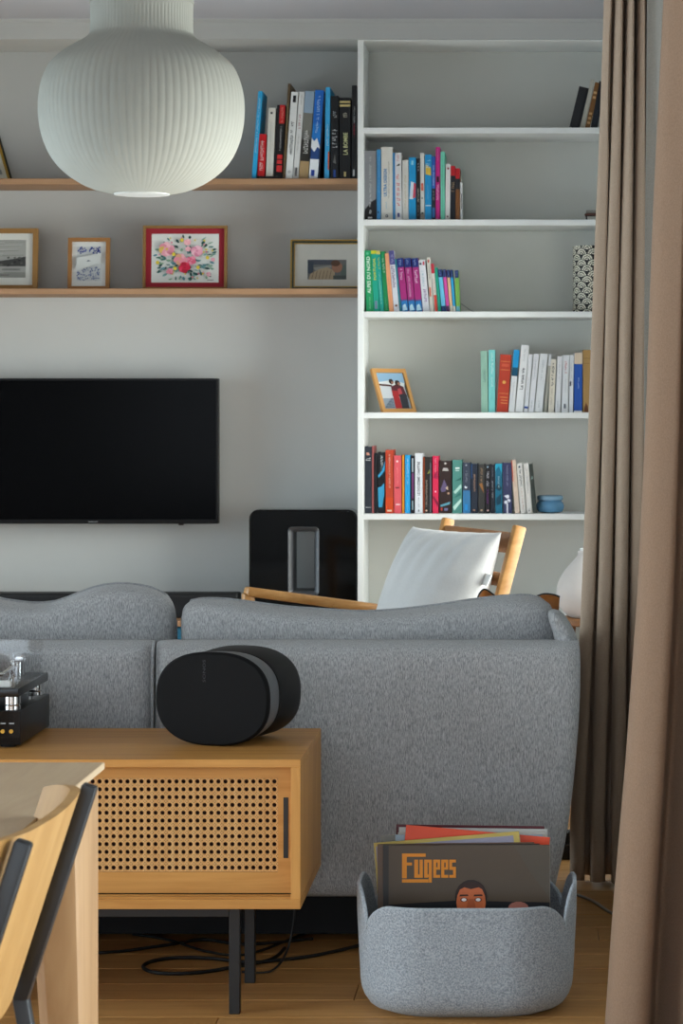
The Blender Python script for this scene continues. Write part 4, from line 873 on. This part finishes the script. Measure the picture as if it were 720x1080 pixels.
for x in (SXL + .15, -.10):
    for y in (Yo + .2, 6.15):
        bm = BM(); lathe(bm, [(.016, 0), (.024, .131)], (x, y, 0), 16); obj('leg', bm, M_armdark, t, True)
# back cushions
def bcush(tab, xl, xr, seed, name='back_cushion'):
    Yk = 5.64
    T = smooth_tab([(wx(px, Yk), wz(py, Yk)) for px, py in tab], 5)
    def pos(u, v):
        x = xl + (xr - xl)*u; ztop = interp(T, x); z = .43 + (ztop - .43)*v
        return Vector((x, Yk + .05*(1 - v), z)), Vector((0, 1, 0))
    bm = BM(); puff(bm, pos, .10, 44, 24, 9, 3.4, seed=seed, wob=.03); c_ = obj(name, bm, M_sofa, t, True)
    pts = [Vector((xl + (xr-xl)*k/40, Yk - .0, interp(T, xl + (xr-xl)*k/40))) for k in range(41)]
    pts = [Vector((xl, Yk + .03, .46))] + pts + [Vector((xr, Yk + .03, .46))]
    bm = BM(); tube(bm, pts, .0042, 8); obj('piping', bm, M_piping, c_, True)
Yk = 5.64
bcush([(-320, 630), (-60, 625), (0, 632), (30, 636), (50, 636), (65, 633), (80, 627), (95, 621), (115, 616.5), (135, 616), (150, 618), (165, 622), (175, 628), (182, 640), (185, 655)], wx(-320, Yk), wx(185, Yk), 7)
bcush([(192.5, 652), (194, 642), (199, 635), (210, 632), (235, 632), (262, 635), (300, 640), (340, 643), (380, 645), (410, 644), (440, 641), (470, 637), (500, 632.5), (530, 629), (552, 628), (566, 630), (577, 637), (584, 648), (588, 658)], wx(192.5, Yk), wx(588, Yk), 9)
# tan leather cushion standing on the sofa seat
t = thing('leather_cushion', 'cognac leather cushion with pointed corners behind the sofa back cushion', 'cushion', (wx(547, 5.86), 5.86, .435))
Yv = 5.86
T = smooth_tab([(wx(502, Yv), wz(638, Yv)), (wx(506, Yv), wz(626, Yv)), (wx(512, Yv), wz(622, Yv)), (wx(524, Yv), wz(630, Yv)), (wx(545, Yv), wz(636, Yv)), (wx(560, Yv), wz(632, Yv)), (wx(572, Yv), wz(627, Yv)), (wx(583, Yv), wz(627.5, Yv)), (wx(590, Yv), wz(630, Yv))], 5)
def lp(u, v):
    x = wx(502, Yv) + (wx(590, Yv) - wx(502, Yv))*u; zt = interp(T, x); z = .436 + (zt - .436)*v
    return Vector((x - .02*(1-v)*(2*u-1), Yv - .02*(1-v), z)), Vector((0, 1, 0))
bm = BM(); puff(bm, lp, .045, 30, 20, 3, 2.4); cu = obj('cushion', bm, M_leather, t, True)
bm = BM(); tube(bm, [Vector((x, Yv, z)) for x, z in T], .003, 8); obj('piping', bm, M_blackmetal, t, True)

# ------------------------------------------------------------------ sideboard
Yd, Yd2 = 4.80, 5.27; sd = FPX / Yd
XD1 = wx(316.8, Yd); XD0 = XD1 - 1.5; ZD0, ZD1 = wz(959, Yd), wz(801, Yd)
t = thing('sideboard', 'low oak sideboard with sliding cane doors on black metal legs', 'sideboard', (-1.19, 5.03, 0))
pt, ps = .0155, .0185
bm = BM(); box(bm, XD0, XD1, Yd, Yd2, ZD1 - pt, ZD1, .0008); obj('top_panel', bm, M_side, t)
bm = BM(); box(bm, XD0, XD1, Yd, Yd2, ZD0, ZD0 + .019, .0008); obj('bottom_panel', bm, M_side, t)
for a in (XD1 - ps, XD0):
    bm = BM(); box(bm, a, a + ps, Yd, Yd2, ZD0 + .019, ZD1 - pt, .0008); obj('side_panel', bm, M_sideZ, t)
bm = BM(); box(bm, XD0 + ps, XD1 - ps, Yd2 - .012, Yd2 - .002, ZD0 + .019, ZD1 - pt); obj('back_panel', bm, M_side, t)
for ya in (Yd + .008, Yd + .028):
    bm = BM(); box(bm, XD0 + ps, XD1 - ps, ya, ya + .008, ZD0 + .019, ZD0 + .022); obj('track', bm, M_side, t)
bm = BM(); box(bm, XD0 + ps, XD1 - ps, Yd + .017, Yd + .027, ZD0 + .0191, ZD0 + .0197); obj('groove', bm, plain('#15100b', .8), t); bm = BM(); box(bm, XD0 + ps, XD1 - ps, Yd + .0365, Yd + .07, ZD0 + .0191, ZD0 + .0197); obj('groove', bm, plain('#15100b', .8), t)
Yd3 = Yd + .042; s3 = FPX / Yd3
dz0, dz1 = ZD0 + .023, ZD1 - pt - .0015
cz0, cz1 = wz(920, Yd3), wz(820.5, Yd3)
def door(xa, xb, ya, handle_right):
    d = BM(); st = .028
    rr_ = lambda a_, b_, c_, e_, y_: [(a_, y_, c_), (b_, y_, c_), (b_, y_, e_), (a_, y_, e_)]
    loft(d, [rr_(xa, xb, dz0, dz1, ya), rr_(xa, xb, dz0, dz1, ya + .016), rr_(xa + st, xb - st, cz0, cz1, ya + .016), rr_(xa + st, xb - st, cz0, cz1, ya)], closed=True)
    dr = obj('door', d, M_side, t)
    bm = BM(); hx = xb - .0175 if handle_right else xa + .008
    box(bm, hx, hx + .0095, ya - .0012, ya + .002, wz(905, Yd3), wz(841, Yd3), .0005); obj('handle', bm, M_blackmetal, dr)
    bm = BM(); box(bm, xa + st, xb - st, ya + .013, ya + .0155, cz0, cz1); obj('backing', bm, plain('#2a130c', .9), dr)
    # woven cane: sheet of pierced cells and diagonal strands
    px_, pz_ = 7.38/s3, 8.27/s3
    nx = int((xb - xa - 2*st) / px_); nz_ = 12
    xs0 = (xa + st + xb - st)/2 - nx*px_/2; zs0 = (cz0 + cz1)/2 - nz_*pz_/2
    bm = BM(); yc = ya + .006
    for i in range(nx):
        for j in range(nz_):
            cx_, cz_ = xs0 + (i+.5)*px_, zs0 + (j+.5)*pz_
            hole = True
            O, I, B = [], [], []
            for k in range(8):
                a = R(45*k + 22.5)
                ox, oz = math.cos(a), math.sin(a); m = max(abs(ox), abs(oz))
                O.append(bm.verts.new((cx_ + ox/m*px_/2, yc, cz_ + oz/m*pz_/2)))
                I.append(bm.verts.new((cx_ + ox*px_*.315, yc + .0004, cz_ + oz*px_*.315)))
                B.append(bm.verts.new((cx_ + ox*px_*.315, yc + .003, cz_ + oz*px_*.315)))
            for k in range(8):
                bm.faces.new((O[k], O[(k+1) % 8], I[(k+1) % 8], I[k])); bm.faces.new((I[k], I[(k+1) % 8], B[(k+1) % 8], B[k]))
    for zlo, zhi in ((cz0, zs0), (zs0 + nz_*pz_, cz1)): box(bm, xa + st, xb - st, yc, yc + .003, zlo, zhi)
    cn = obj('cane_panel', bm, wood('#c08a4e', '#d6a466', 'X', .6, 60), dr); cn['kind'] = 'stuff'
    bm = BM(); y_ = yc - .0006; wv = .0011
    def strip(xA, zA, xB, zB, yy):
        d_ = Vector((xB - xA, 0, zB - zA)).normalized(); n_ = Vector((-d_.z, 0, d_.x)) * wv
        a_, b_ = Vector((xA, yy, zA)), Vector((xB, yy, zB))
        bm.faces.new([bm.verts.new(p) for p in (a_ - n_, b_ - n_, b_ + n_*0 - Vector((0, .0006, 0)), a_ + n_*0 - Vector((0, .0006, 0)))])
        bm.faces.new([bm.verts.new(p) for p in (a_ - Vector((0, .0006, 0)), b_ - Vector((0, .0006, 0)), b_ + n_, a_ + n_)])
    for i in range(nx + 1):
        for j in range(nz_ + 1):
            cx_, cz_ = xs0 + i*px_, zs0 + j*pz_; e1, e2 = px_*.44, pz_*.44
            strip(cx_ - e1*.6, cz_ - e2*.6, cx_ + e1*.6, cz_ + e2*.6, y_)
            strip(cx_ - e1*.6, cz_ + e2*.6, cx_ + e1*.6, cz_ - e2*.6, y_ - .0004)
            for sgn in (-1, 1):
                if i < nx: strip(cx_ + px_*.2, cz_ + sgn*.0012, cx_ + px_*.8, cz_ + sgn*.0012, y_)
                if j < nz_: strip(cx_ + sgn*.0012, cz_ + pz_*.2, cx_ + sgn*.0012, cz_ + pz_*.8, y_ - .0002)
    cn = obj('cane_strands', bm, wood('#cf9a5c', '#e2b67a', 'Z', .55, 60), dr); cn['kind'] = 'stuff'
    return dr
door(XD1 - ps - .60, XD1 - ps - .001, Yd3, True)
door(XD0 + ps + .001, XD0 + ps + .90, Yd3 + .018, False)
bm = BM(); box(bm, XD0 + .1, wx(242, 4.853), 4.845, 4.867, ZD0 - .024, ZD0 - .0005, .001); obj('leg_rail', bm, M_blackmetal, t)
for x in (wx(242, 4.853), XD0 + .12):
    for y in (4.842, 5.103):
        bm = BM(); box(bm, x, x + .0215, y, y + .0215, 0, ZD0 - .0002, .0015); obj('leg', bm, M_blackmetal, t)

# ------------------------------------------------------------------ rounded speaker on the sideboard
Zs_ = ZD1
spk = thing('smart_speaker', 'rounded black wireless speaker standing on the right end of sideboard', 'speaker', (-.637, 4.985, Zs_ + .0005), None, (0, 0, R(-16)))
SWD, SHT = .244, .187
def sup(a, b, y, dz=0, n=2.45, N=64):
    out = []
    for k in range(N):
        th = 2*math.pi*k/N; c_, s_ = math.cos(th), math.sin(th)
        out.append((a/2*math.copysign(abs(c_)**(2/n), c_), y, SHT/2 + dz + b/2*math.copysign(abs(s_)**(2/n), s_)))
    return out
def lf(name, prof, mat):
    bm = BM(); loft(bm, [sup(SWD*k, SHT*k2, y) for y, k, k2 in prof]); return obj(name, bm, mat, spk, True, False)
M_spk = plain('#0a0a0c', .55, .35, noise=.05, scale=400)
lf('front_grille', [(0, .965, .955), (.0025, .985, .98), (.007, 1, 1), (.012, 1, 1)], plain('#08080a', .75, .2, noise=.25, scale=1200))
lf('front_shell', [(.012, .998, .998), (.03, .99, .99), (.074, .945, .95), (.078, .93, .94)], plain('#5a5b5f', .42, .5, noise=.03))  # lighter grey paints in the light caught by this band of the black body
lf('waist', [(.078, .915, .925), (.084, .915, .925)], M_satin)
lf('rear_shell', [(.084, .93, .94), (.09, .955, .96), (.13, .99, .985), (.17, 1.0, .99), (.182, .985, .975), (.188, .94, .93)], M_spk)
k = Ink(); k.text('SONOS', -.006, SHT*.68, .000, SHT*.92, '#3c3c40', 'down', .01); o = k.build('logo', spk); o.location = (-.012, -.0005, 0)

# ------------------------------------------------------------------ amplifier and turntable
Ya = 4.962; xa1 = -1.012; xa0 = xa1 - .26
t = thing('amplifier', 'small black amplifier box with gold jacks under the turntable', 'amplifier', (xa1 - .13, 5.1, ZD1))
za = ZD1 + .006; zb_ = za + .068
bm = BM(); box(bm, xa0, xa1, Ya, 5.262, za, zb_, .002, 2); obj('case', bm, plain('#141416', .38, .5, noise=.03), t, True)
bm = BM(); box(bm, xa0 + .001, xa1 - .001, Ya - .002, Ya + .001, za + .001, zb_ - .001); obj('front_plate', bm, M_gloss, t)
for x in (xa0 + .03, xa1 - .03):
    for y in (Ya + .03, 5.23):
        bm = BM(); lathe(bm, [(.016, 0), (.016, .0062)], (x, y, ZD1), 16); obj('foot', bm, M_satin, t, True)
for px in (3.5, 12.5):
    x = wx(px, Ya); z = wz(771, Ya)
    bm = BM(); tube(bm, [(x, Ya - .001, z), (x, Ya - .008, z)], .0042, 12); jk = obj('jack', bm, M_gold, t, True)
    bm = BM(); box(bm, x - .005, x + .005, Ya - .0026, Ya - .0015, z + .014, z + .0165); obj('marking', bm, plain('#9a9a9a', .5), t)
t = thing('turntable', 'black turntable with clear dust cover on top of the amplifier', 'turntable', (xa1 - .2, 5.1, zb_))
zp0, zp1 = wz(735, Ya), wz(726, Ya); px1 = -1.015; px0 = px1 - .42
bm = BM(); box(bm, px0, px1, Ya - .005, 5.262, zp0, zp1, .0015, 2); obj('plinth', bm, plain('#0e0e10', .25, .5, noise=.03), t, True)
for x, y in ((xa1 - .021, Ya + .022), (xa1 - .025, 5.235), (xa0 + .03, Ya + .03), (xa0 + .03, 5.235)):
    bm = BM(); lathe(bm, [(.017, 0), (.017, .008), (.014, .010), (.017, .012), (.017, zp0 - zb_ + .0002)], (x, y, zb_), 24); obj('foot', bm, M_chrome, t, True)
bm = BM(); lathe(bm, [(.125, 0), (.128, .002), (.128, .014), (.125, .016)], (px1 - .24, 5.11, zp1), 48); obj('platter', bm, plain('#1a1a1c', .2, .5, noise=.02), t, True)
bm = BM(); lathe(bm, [(.016, 0), (.016, .03), (.012, .034)], (px1 - .05, 5.19, zp1), 24); obj('arm_pivot', bm, M_chrome, t, True); bm = BM(); tube(bm, [(px1 - .05, 5.19, zp1 + .026), (px1 - .045, 5.02, zp1 + .022), (px1 - .085, 4.985, zp1 + .020)], .004, 8); obj('tonearm', bm, M_chrome, t, True)
bm = BM(); tube(bm, [(px1 - .05, 5.205, zp1 + .027), (px1 - .051, 5.232, zp1 + .028)], .012, 16); obj('counterweight', bm, M_chrome, t, True)
bm = BM(); box(bm, px1 - .046, px1 - .022, 4.985, 5.0, zp1, zp1 + .012, .001); obj('arm_rest', bm, M_white, t)
zc1 = wz(690, Ya); g = .003; cx0, cx1, cy0, cy1 = px0 + .006, px1 - .010, Ya + .004, 5.258
bm = BM()
for b_ in ((cx0, cx1, cy0, cy0 + g, zp1, zc1), (cx0, cx1, cy1 - g, cy1, zp1, zc1), (cx0, cx0 + g, cy0 + g, cy1 - g, zp1, zc1), (cx1 - g, cx1, cy0 + g, cy1 - g, zp1, zc1), (cx0, cx1, cy0, cy1, zc1, zc1 + g)): box(bm, *b_)
obj('dust_cover', bm, M_acrylic, t)

# ------------------------------------------------------------------ felt basket and records
bx, byf, byb, bw = -.126, 4.765, 5.115, .430; bd = byb - byf
t = thing('felt_basket', 'grey felt storage basket holding vinyl records on the floor', 'basket', (bx, (byf+byb)/2, 0))
def Hs(nx_, ny_, fx, fy):
    return 0
N = 220; cr = .14
per = []   # points of the rounded rectangle, unit outline with labels
def outline(Wd, Dp, r_):
    pts = []; import itertools
    segs = [((-Wd/2 + r_, -Dp/2), (Wd/2 - r_, -Dp/2), 'f'), ('c', (Wd/2 - r_, -Dp/2 + r_), 270), ((Wd/2, -Dp/2 + r_), (Wd/2, Dp/2 - r_), 'r'), ('c', (Wd/2 - r_, Dp/2 - r_), 0), ((Wd/2 - r_, Dp/2), (-Wd/2 + r_, Dp/2), 'b'), ('c', (-Wd/2 + r_, Dp/2 - r_), 90), ((-Wd/2, Dp/2 - r_), (-Wd/2, -Dp/2 + r_), 'l'), ('c', (-Wd/2 + r_, -Dp/2 + r_), 180)]
    for s_ in segs:
        if s_[0] == 'c':
            for k in range(44): a = R(s_[2] + 90*k/44); pts.append((s_[1][0] + r_*math.cos(a), s_[1][1] + r_*math.sin(a)))
        else:
            for k in range(26): q_ = k/26; pts.append((s_[0][0] + (s_[1][0]-s_[0][0])*q_, s_[0][1] + (s_[1][1]-s_[0][1])*q_))
    return pts
O0 = outline(bw, bd, cr); n = len(O0)
HF, HS_, HN = .216, .243, .158
def hgt(x, y):
    ax, ay = abs(x) / (bw/2), abs(y) / (bd/2)
    # front/back tongue ends near |x|=.86, side tongue ends near |y|=.52
    xn = .90
    if ax < xn: d_ = (xn - ax) * bw/2; top = HF; rr = .05
    else: d_ = max(0, .110 - abs(y)); top = HS_; rr = .05
    d_ = min(d_, rr); return HN + (top - HN) * math.sqrt(max(0, 1 - ((rr - d_)/rr)**2))
bm = BM(); rings = []
levels = 16
Hh = [hgt(*p) for p in O0]
for inner in (0, 1):
    rr = []
    for j in range(levels + 1):
        v = j / levels; ring = []
        for k, (x, y) in enumerate(O0):
            z = Hh[k] * v; fz = .06
            ins = (1 - math.sqrt(max(0, 1 - (1 - min(1, z/fz))**2))) * .045 + .010*(1 - min(1, z/.2))
            th = .007 * inner
            L = math.hypot(x, y); sx_ = (abs(x) - ins - th)/abs(x) if abs(x) > 1e-4 else 1; sy_ = (abs(y) - ins - th)/abs(y) if abs(y) > 1e-4 else 1
            X = x*max(.0, 1 - (ins + th)/(bw/2)); Yv_ = y*max(.0, 1 - (ins + th)/(bd/2))
            ring.append(bm.verts.new((bx + X, (byf+byb)/2 + Yv_, z + (.007 if inner and j == 0 else 0))))
        rr.append(ring)
    rings.append(rr)
for inner in (0, 1):
    rr = rings[inner]
    for j in range(levels):
        for k in range(n): bm.faces.new((rr[j][k], rr[j][(k+1) % n], rr[j+1][(k+1) % n], rr[j+1][k]))
    bm.faces.new(rr[0])
for k in range(n): bm.faces.new((rings[0][-1][k], rings[0][-1][(k+1) % n], rings[1][-1][(k+1) % n], rings[1][-1][k]))
obj('body', bm, M_felt, t, True)
pts = [((rings_ := None) or Vector((0, 0, 0)))]
rim = [Vector((bx + x*(1 - .0035/(bw/2)), (byf+byb)/2 + y*(1 - .0035/(bd/2)), h_)) for (x, y), h_ in zip(O0, Hh)]
bm = BM(); tube(bm, rim + [rim[0]], .0042, 8, False); obj('rim', bm, fabric('#8e979f', '#b7bfc6', (300, 300, 300), .3), t, True)

def record(label, x0, x1, ytl, ytr, col, Y, lean=-4, thick=.0045, draw=None, edge='#cfcac0'):
    s = FPX / Y; wd = (x1 - x0)/s; roll = math.atan2((ytr - ytl), (x1 - x0))
    zt = wz(min(ytl, ytr), Y); H = .305
    t = thing('record_sleeve', label, 'record', (wx((x0+x1)/2, Y), Y, max(.0085, zt - H)), 'vinyl records in the felt basket', (R(lean), roll, 0))
    bm = BM(); box(bm, -wd/2, wd/2, 0, thick, 0, H, .0005); obj('sleeve', bm, plain(col, .4, .4, noise=.03, scale=8), t, ws=False)
    bm = BM(); box(bm, wd/2 - .004, wd/2 + .0006, thick*.25, thick*.75, .004, H - .002); obj('opening_edge', bm, plain(edge, .7), t, ws=False)
    if draw:
        k = Ink(); draw(k, wd, H, s); k.build('cover_print', t, rough=.35)
def fug(k, wd, H, s):
    def X(px): return (px - 495)/s
    def Z(py): return H - (py - 896)/s
    k.rect(-wd/2, 0, wd/2, H, '#544638')
    k.poly([(X(542), Z(896)), (X(580), Z(896)), (X(580), Z(952)), (X(560), Z(925))], '#544a3e')
    k.poly([(X(410), Z(958)), (X(480), Z(954)), (X(580), Z(956)), (X(580), 0), (X(410), 0)], '#15161a')
    og = '#e08a1e'
    def st(x0, y0, x1, y1): k.rect(X(x0), Z(y1), X(x1), Z(y0), og)
    for r_ in ((424, 904.5, 449, 908), (424, 904.5, 429, 930.5), (429, 914, 434.5, 917), (424, 931.5, 452, 935),      # F
               (437, 911, 441, 930), (437, 926.5, 446, 930), (442.5, 911, 446, 930),                                   # u
               (447.5, 911, 451, 930), (447.5, 911, 455.5, 914), (452.3, 911, 455.5, 935), (447.5, 926.5, 455.5, 929.5)): st(*r_)
    for e_ in (457, 465.5): # e e
        for r_ in ((e_, 911, e_ + 3.2, 930), (e_, 911, e_ + 7.3, 914), (e_ + 4.6, 911, e_ + 7.3, 921), (e_, 919, e_ + 7.3, 921.5), (e_, 927, e_ + 7.3, 930)): st(*r_)
    for r_ in ((474, 911, 481, 914), (474, 911, 477, 921), (474, 918.5, 481, 921.8), (478, 919, 481, 930), (474, 927, 481, 930)): st(*r_)
    k.disc(X(497), Z(950), 17/s, '#2a1a12', 18, 18/s); k.disc(X(497), Z(956), 15.5/s, '#c8683c', 18, 21/s)
    k.poly([(X(482), Z(944)), (X(486), Z(937)), (X(497), Z(934.5)), (X(508), Z(937)), (X(512), Z(944)), (X(505), Z(940)), (X(497), Z(942)), (X(490), Z(940))], '#33190f')
    for ex in (489.5, 504.5):
        k.poly([(X(ex-5), Z(949.5)), (X(ex+5), Z(949)), (X(ex+4), Z(947.4)), (X(ex-4), Z(947.6))], '#3c1c10')
        k.disc(X(ex), Z(953), 4/s, '#6a2c18', 10, 2.2/s); k.disc(X(ex), Z(953), 2.6/s, '#f0e8e4', 10, 1.7/s)
    k.poly([(X(494), Z(952)), (X(500), Z(952)), (X(502), Z(962)), (X(492), Z(962))], '#b05830')
    k.disc(X(547), Z(962), 11/s, '#a86a5c', 14, 7/s)
record('record sleeve with orange Fugees lettering at the front of basket', 409.5, 580, 896, 895.5, '#4a4038', 4.905, draw=fug)
record('black edged record sleeve just behind the orange lettered one', 404, 570, 897, 896, '#2a2522', 4.915)
record('brown record sleeve with worn pale left edge in basket', 399, 565, 895, 893, '#6a5240', 4.927, edge='#bba98a')
record('lavender grey record sleeve with gold border in basket', 406, 560.5, 896.5, 884, '#c8b05a', 4.94, draw=lambda k, w_, H_, s: k.rect(-w_/2 + .004, 0, w_/2 - .012, H_ - .007, '#9a96a8'))
record('bright orange red record sleeve tilted in basket', 413, 566, 877.5, 891, '#e8502c', 4.955)
record('pale blue record sleeve behind the orange red one', 416, 572, 882, 882, '#a8bccc', 4.97)
record('white and black record sleeve at right side of basket', 420, 576, 880, 879, '#c4c0b8', 4.985, draw=lambda k, w_, H_, s: (k.rect(w_/2 - .036, H_ - .03, w_/2 - .006, H_ - .012, '#1c1c20'), k.rect(w_/2 - .022, H_ - .026, w_/2 - .012, H_ - .018, '#d8d0d8')))
record('grey record sleeve with white top second from the back', 404, 570, 884, 881, '#8c8c88', 5.0)
record('plain white record sleeve near the back of basket', 418, 575, 875, 877, '#d9d9d6', 5.015)
record('dark red record sleeve at the very back of basket', 415, 572, 872, 874, '#5c1420', 5.03)

# ------------------------------------------------------------------ cables on the floor
def fl_pt(px, py, z=.004): Y = FPX * (CH - z) / (py - CY); return (wx(px, Y), Y, z)
M_cable = plain('#0c0c0e', .5, .4)
def cable(label, pts, r=.004, mat=None):
    bm = BM(); tube(bm, spline([fl_pt(*p, r) if len(p) == 2 else p for p in pts], 8), r, 8)
    return tag(obj('cable', bm, mat or M_cable, None, True), label, 'cable', 'cables on the floor')
cable('black cable looping on the floor below the sideboard', [(420, 985), (375, 998), (330, 1008), (290, 1013), (262, 1015), (225, 1011), (190, 1010), (163, 1013), (151, 1019), (160, 1025), (185, 1027), (215, 1025), (240, 1021), (285, 1012), (300, 1000)])
cable('black cable running flat behind the table leg under sideboard', [(20, 1012), (90, 1006), (130, 1003), (180, 996), (215, 991), (260, 996), (330, 990)], .0035)
cable('thin dark cable crossing the floor under the sofa', [(140, 985), (180, 992), (220, 1004), (262, 1006), (320, 985), (370, 965)], .003)
cable('thin black cable hanging down behind the sideboard legs', [(-.50, 5.24, .208), (-.495, 5.245, .12), (-.51, 5.24, .04), (-.54, 5.2, .004), (-.6, 5.19, .004)], .0025)
cable('pale grey cable on the floor right of the basket', [(560, 942), (600, 943), (612, 945), (628, 952), (645, 963), (665, 966), (700, 963)], .0035, plain('#a8a49c', .5))
Ye = 6.5
t = thing('power_strip', 'dark power strip lying on the floor between sofa and curtain', 'power strip', (wx(594, Ye), Ye, 0))
bm = BM(); box(bm, wx(578, Ye), wx(606, Ye), Ye, Ye + .06, 0, .04, .006, 2); obj('casing', bm, plain('#1a1816', .5), t, True)
for i in range(3):
    x = wx(583 + 8*i, Ye); bm = BM(); box(bm, x - .008, x + .012, Ye + .01, Ye + .05, .0395, .072, .004); obj('plug', bm, plain('#26221e', .6), t)

# ------------------------------------------------------------------ dining table and chair
ZTB = .74; tx1_, ty1 = -.52, 3.052
t = thing('dining_table', 'pale oak dining table corner in the left foreground', 'table', (-1.1, 2.4, 0))
bm = BM()
top = [(-1.75, 1.7), (tx1_, 1.7), (tx1_, ty1), (-1.75, ty1)]; bot = [(-1.72, 1.73), (tx1_ - .03, 1.73), (tx1_ - .03, ty1 - .03), (-1.72, ty1 - .03)]
rings_ = [[(x, y, ZTB - .028) for x, y in bot], [(x, y, ZTB - .008) for x, y in top], [(x, y, ZTB - .001) for x, y in top], [(x + (.001 if x < -1 else -.001), y + (.001 if y < 2 else -.001), ZTB) for x, y in top]]
loft(bm, rings_); obj('table_top', bm, M_table, t)
for x, y, sx_, sy_ in ((tx1_ - .004, ty1 - .01, -1, -1), (-1.746, ty1 - .01, 1, -1), (tx1_ - .004, 1.71, -1, 1), (-1.746, 1.71, 1, 1)):
    bm = BM(); rg = []
    for z, ww, dd_ in ((0, .036, .085), (ZTB - .30, .05, .125), (ZTB - .10, .058, .15), (ZTB - .026, .062, .16)):
        xa_, xb_ = sorted((x, x + sx_*ww)); ya_, yb_ = sorted((y, y + sy_*dd_)); c_ = .012
        rg.append([(xa_ + c_, ya_, z), (xb_ - c_, ya_, z), (xb_ - c_*.3, ya_ + c_*.3, z), (xb_, ya_ + c_, z), (xb_, yb_ - c_, z), (xb_ - c_, yb_, z), (xa_ + c_, yb_, z), (xa_, yb_ - c_, z), (xa_, ya_ + c_, z)])
    loft(bm, rg); obj('leg', bm, M_tableZ, t, True)
bm = BM(); box(bm, -1.69, tx1_ - .07, ty1 - .09, ty1 - .065, ZTB - .09, ZTB - .027); obj('apron', bm, M_table, t); bm = BM(); box(bm, -1.69, tx1_ - .07, 1.80, 1.825, ZTB - .09, ZTB - .027); obj('apron', bm, M_table, t)
# chair tucked in at the right side, seen from the side
t = thing('dining_chair', 'plywood dining chair with black metal frame at the table', 'chair', (-.72, 2.44, 0))
yF, yN = 2.61, 2.27; rcl = .325
def bk(z): return -.461 - (.774 - z)*rcl
for y in (yF, yN):
    bm = BM(); bar(bm, (bk(.779), y, .779), (bk(.554), y, .554), .018, .016, (1, 0, 0), bev=.003); obj('upright', bm, M_blackmetal, t, True)
    bm = BM(); bar(bm, (bk(.556), y, .558), (bk(.556) + .10, y, 0), .018, .016, (1, 0, 0), bev=.003); obj('leg', bm, M_blackmetal, t, True)
    bm = BM(); bar(bm, (-.94, y, .43), (-1.0, y, 0), .018, .016, (1, 0, 0), bev=.003); obj('leg', bm, M_blackmetal, t, True)
    bm = BM(); bar(bm, (bk(.556), y, .424), (-.95, y, .424), .016, .018, (0, 0, 1), bev=.002); obj('seat_rail', bm, M_blackmetal, t, True)
bm = BM(); g1, g2 = [], []; ny_, nz_ = 40, 12
for i in range(ny_ + 1):
    y = yN - .075 + (yF + .035 - yN + .075) * i / ny_
    e1 = max(0, (y - (yF - .055)) / .09); e2 = max(0, ((yN + .04) - y) / .115)
    hook = .034*e1**1.8 + .05*e2**2
    r1, r2 = [], []
    for j in range(nz_ + 1):
        zt_ = .781 - .010*e1**3; zl_ = .569 + .06*(max(e1, e2*.8))**2
        z = zl_ + (zt_ - zl_) * j / nz_
        x = bk(z) - .009 - hook + .014*max(0, 1 - ((y - (yF+yN)/2)/((yF-yN)/2))**2)
        r1.append(bm.verts.new((x, y, z))); r2.append(bm.verts.new((x - .0105, y, z)))
    g1.append(r1); g2.append(r2)
for i in range(ny_):
    for j in range(nz_):
        bm.faces.new((g1[i][j], g1[i+1][j], g1[i+1][j+1], g1[i][j+1])); bm.faces.new((g2[i][j], g2[i][j+1], g2[i+1][j+1], g2[i+1][j]))
for i in range(ny_):
    for j in (0, nz_): bm.faces.new((g1[i][j], g2[i][j], g2[i+1][j], g1[i+1][j]))
for i in (0, ny_):
    for j in range(nz_): bm.faces.new((g1[i][j], g1[i][j+1], g2[i][j+1], g2[i][j]))
obj('backrest', bm, M_ply, t, True)
bm = BM(); box(bm, -.97, bk(.556) - .01, yN - .05, yF + .05, .434, .446, .004, 2); obj('seat', bm, M_ply, t, True)
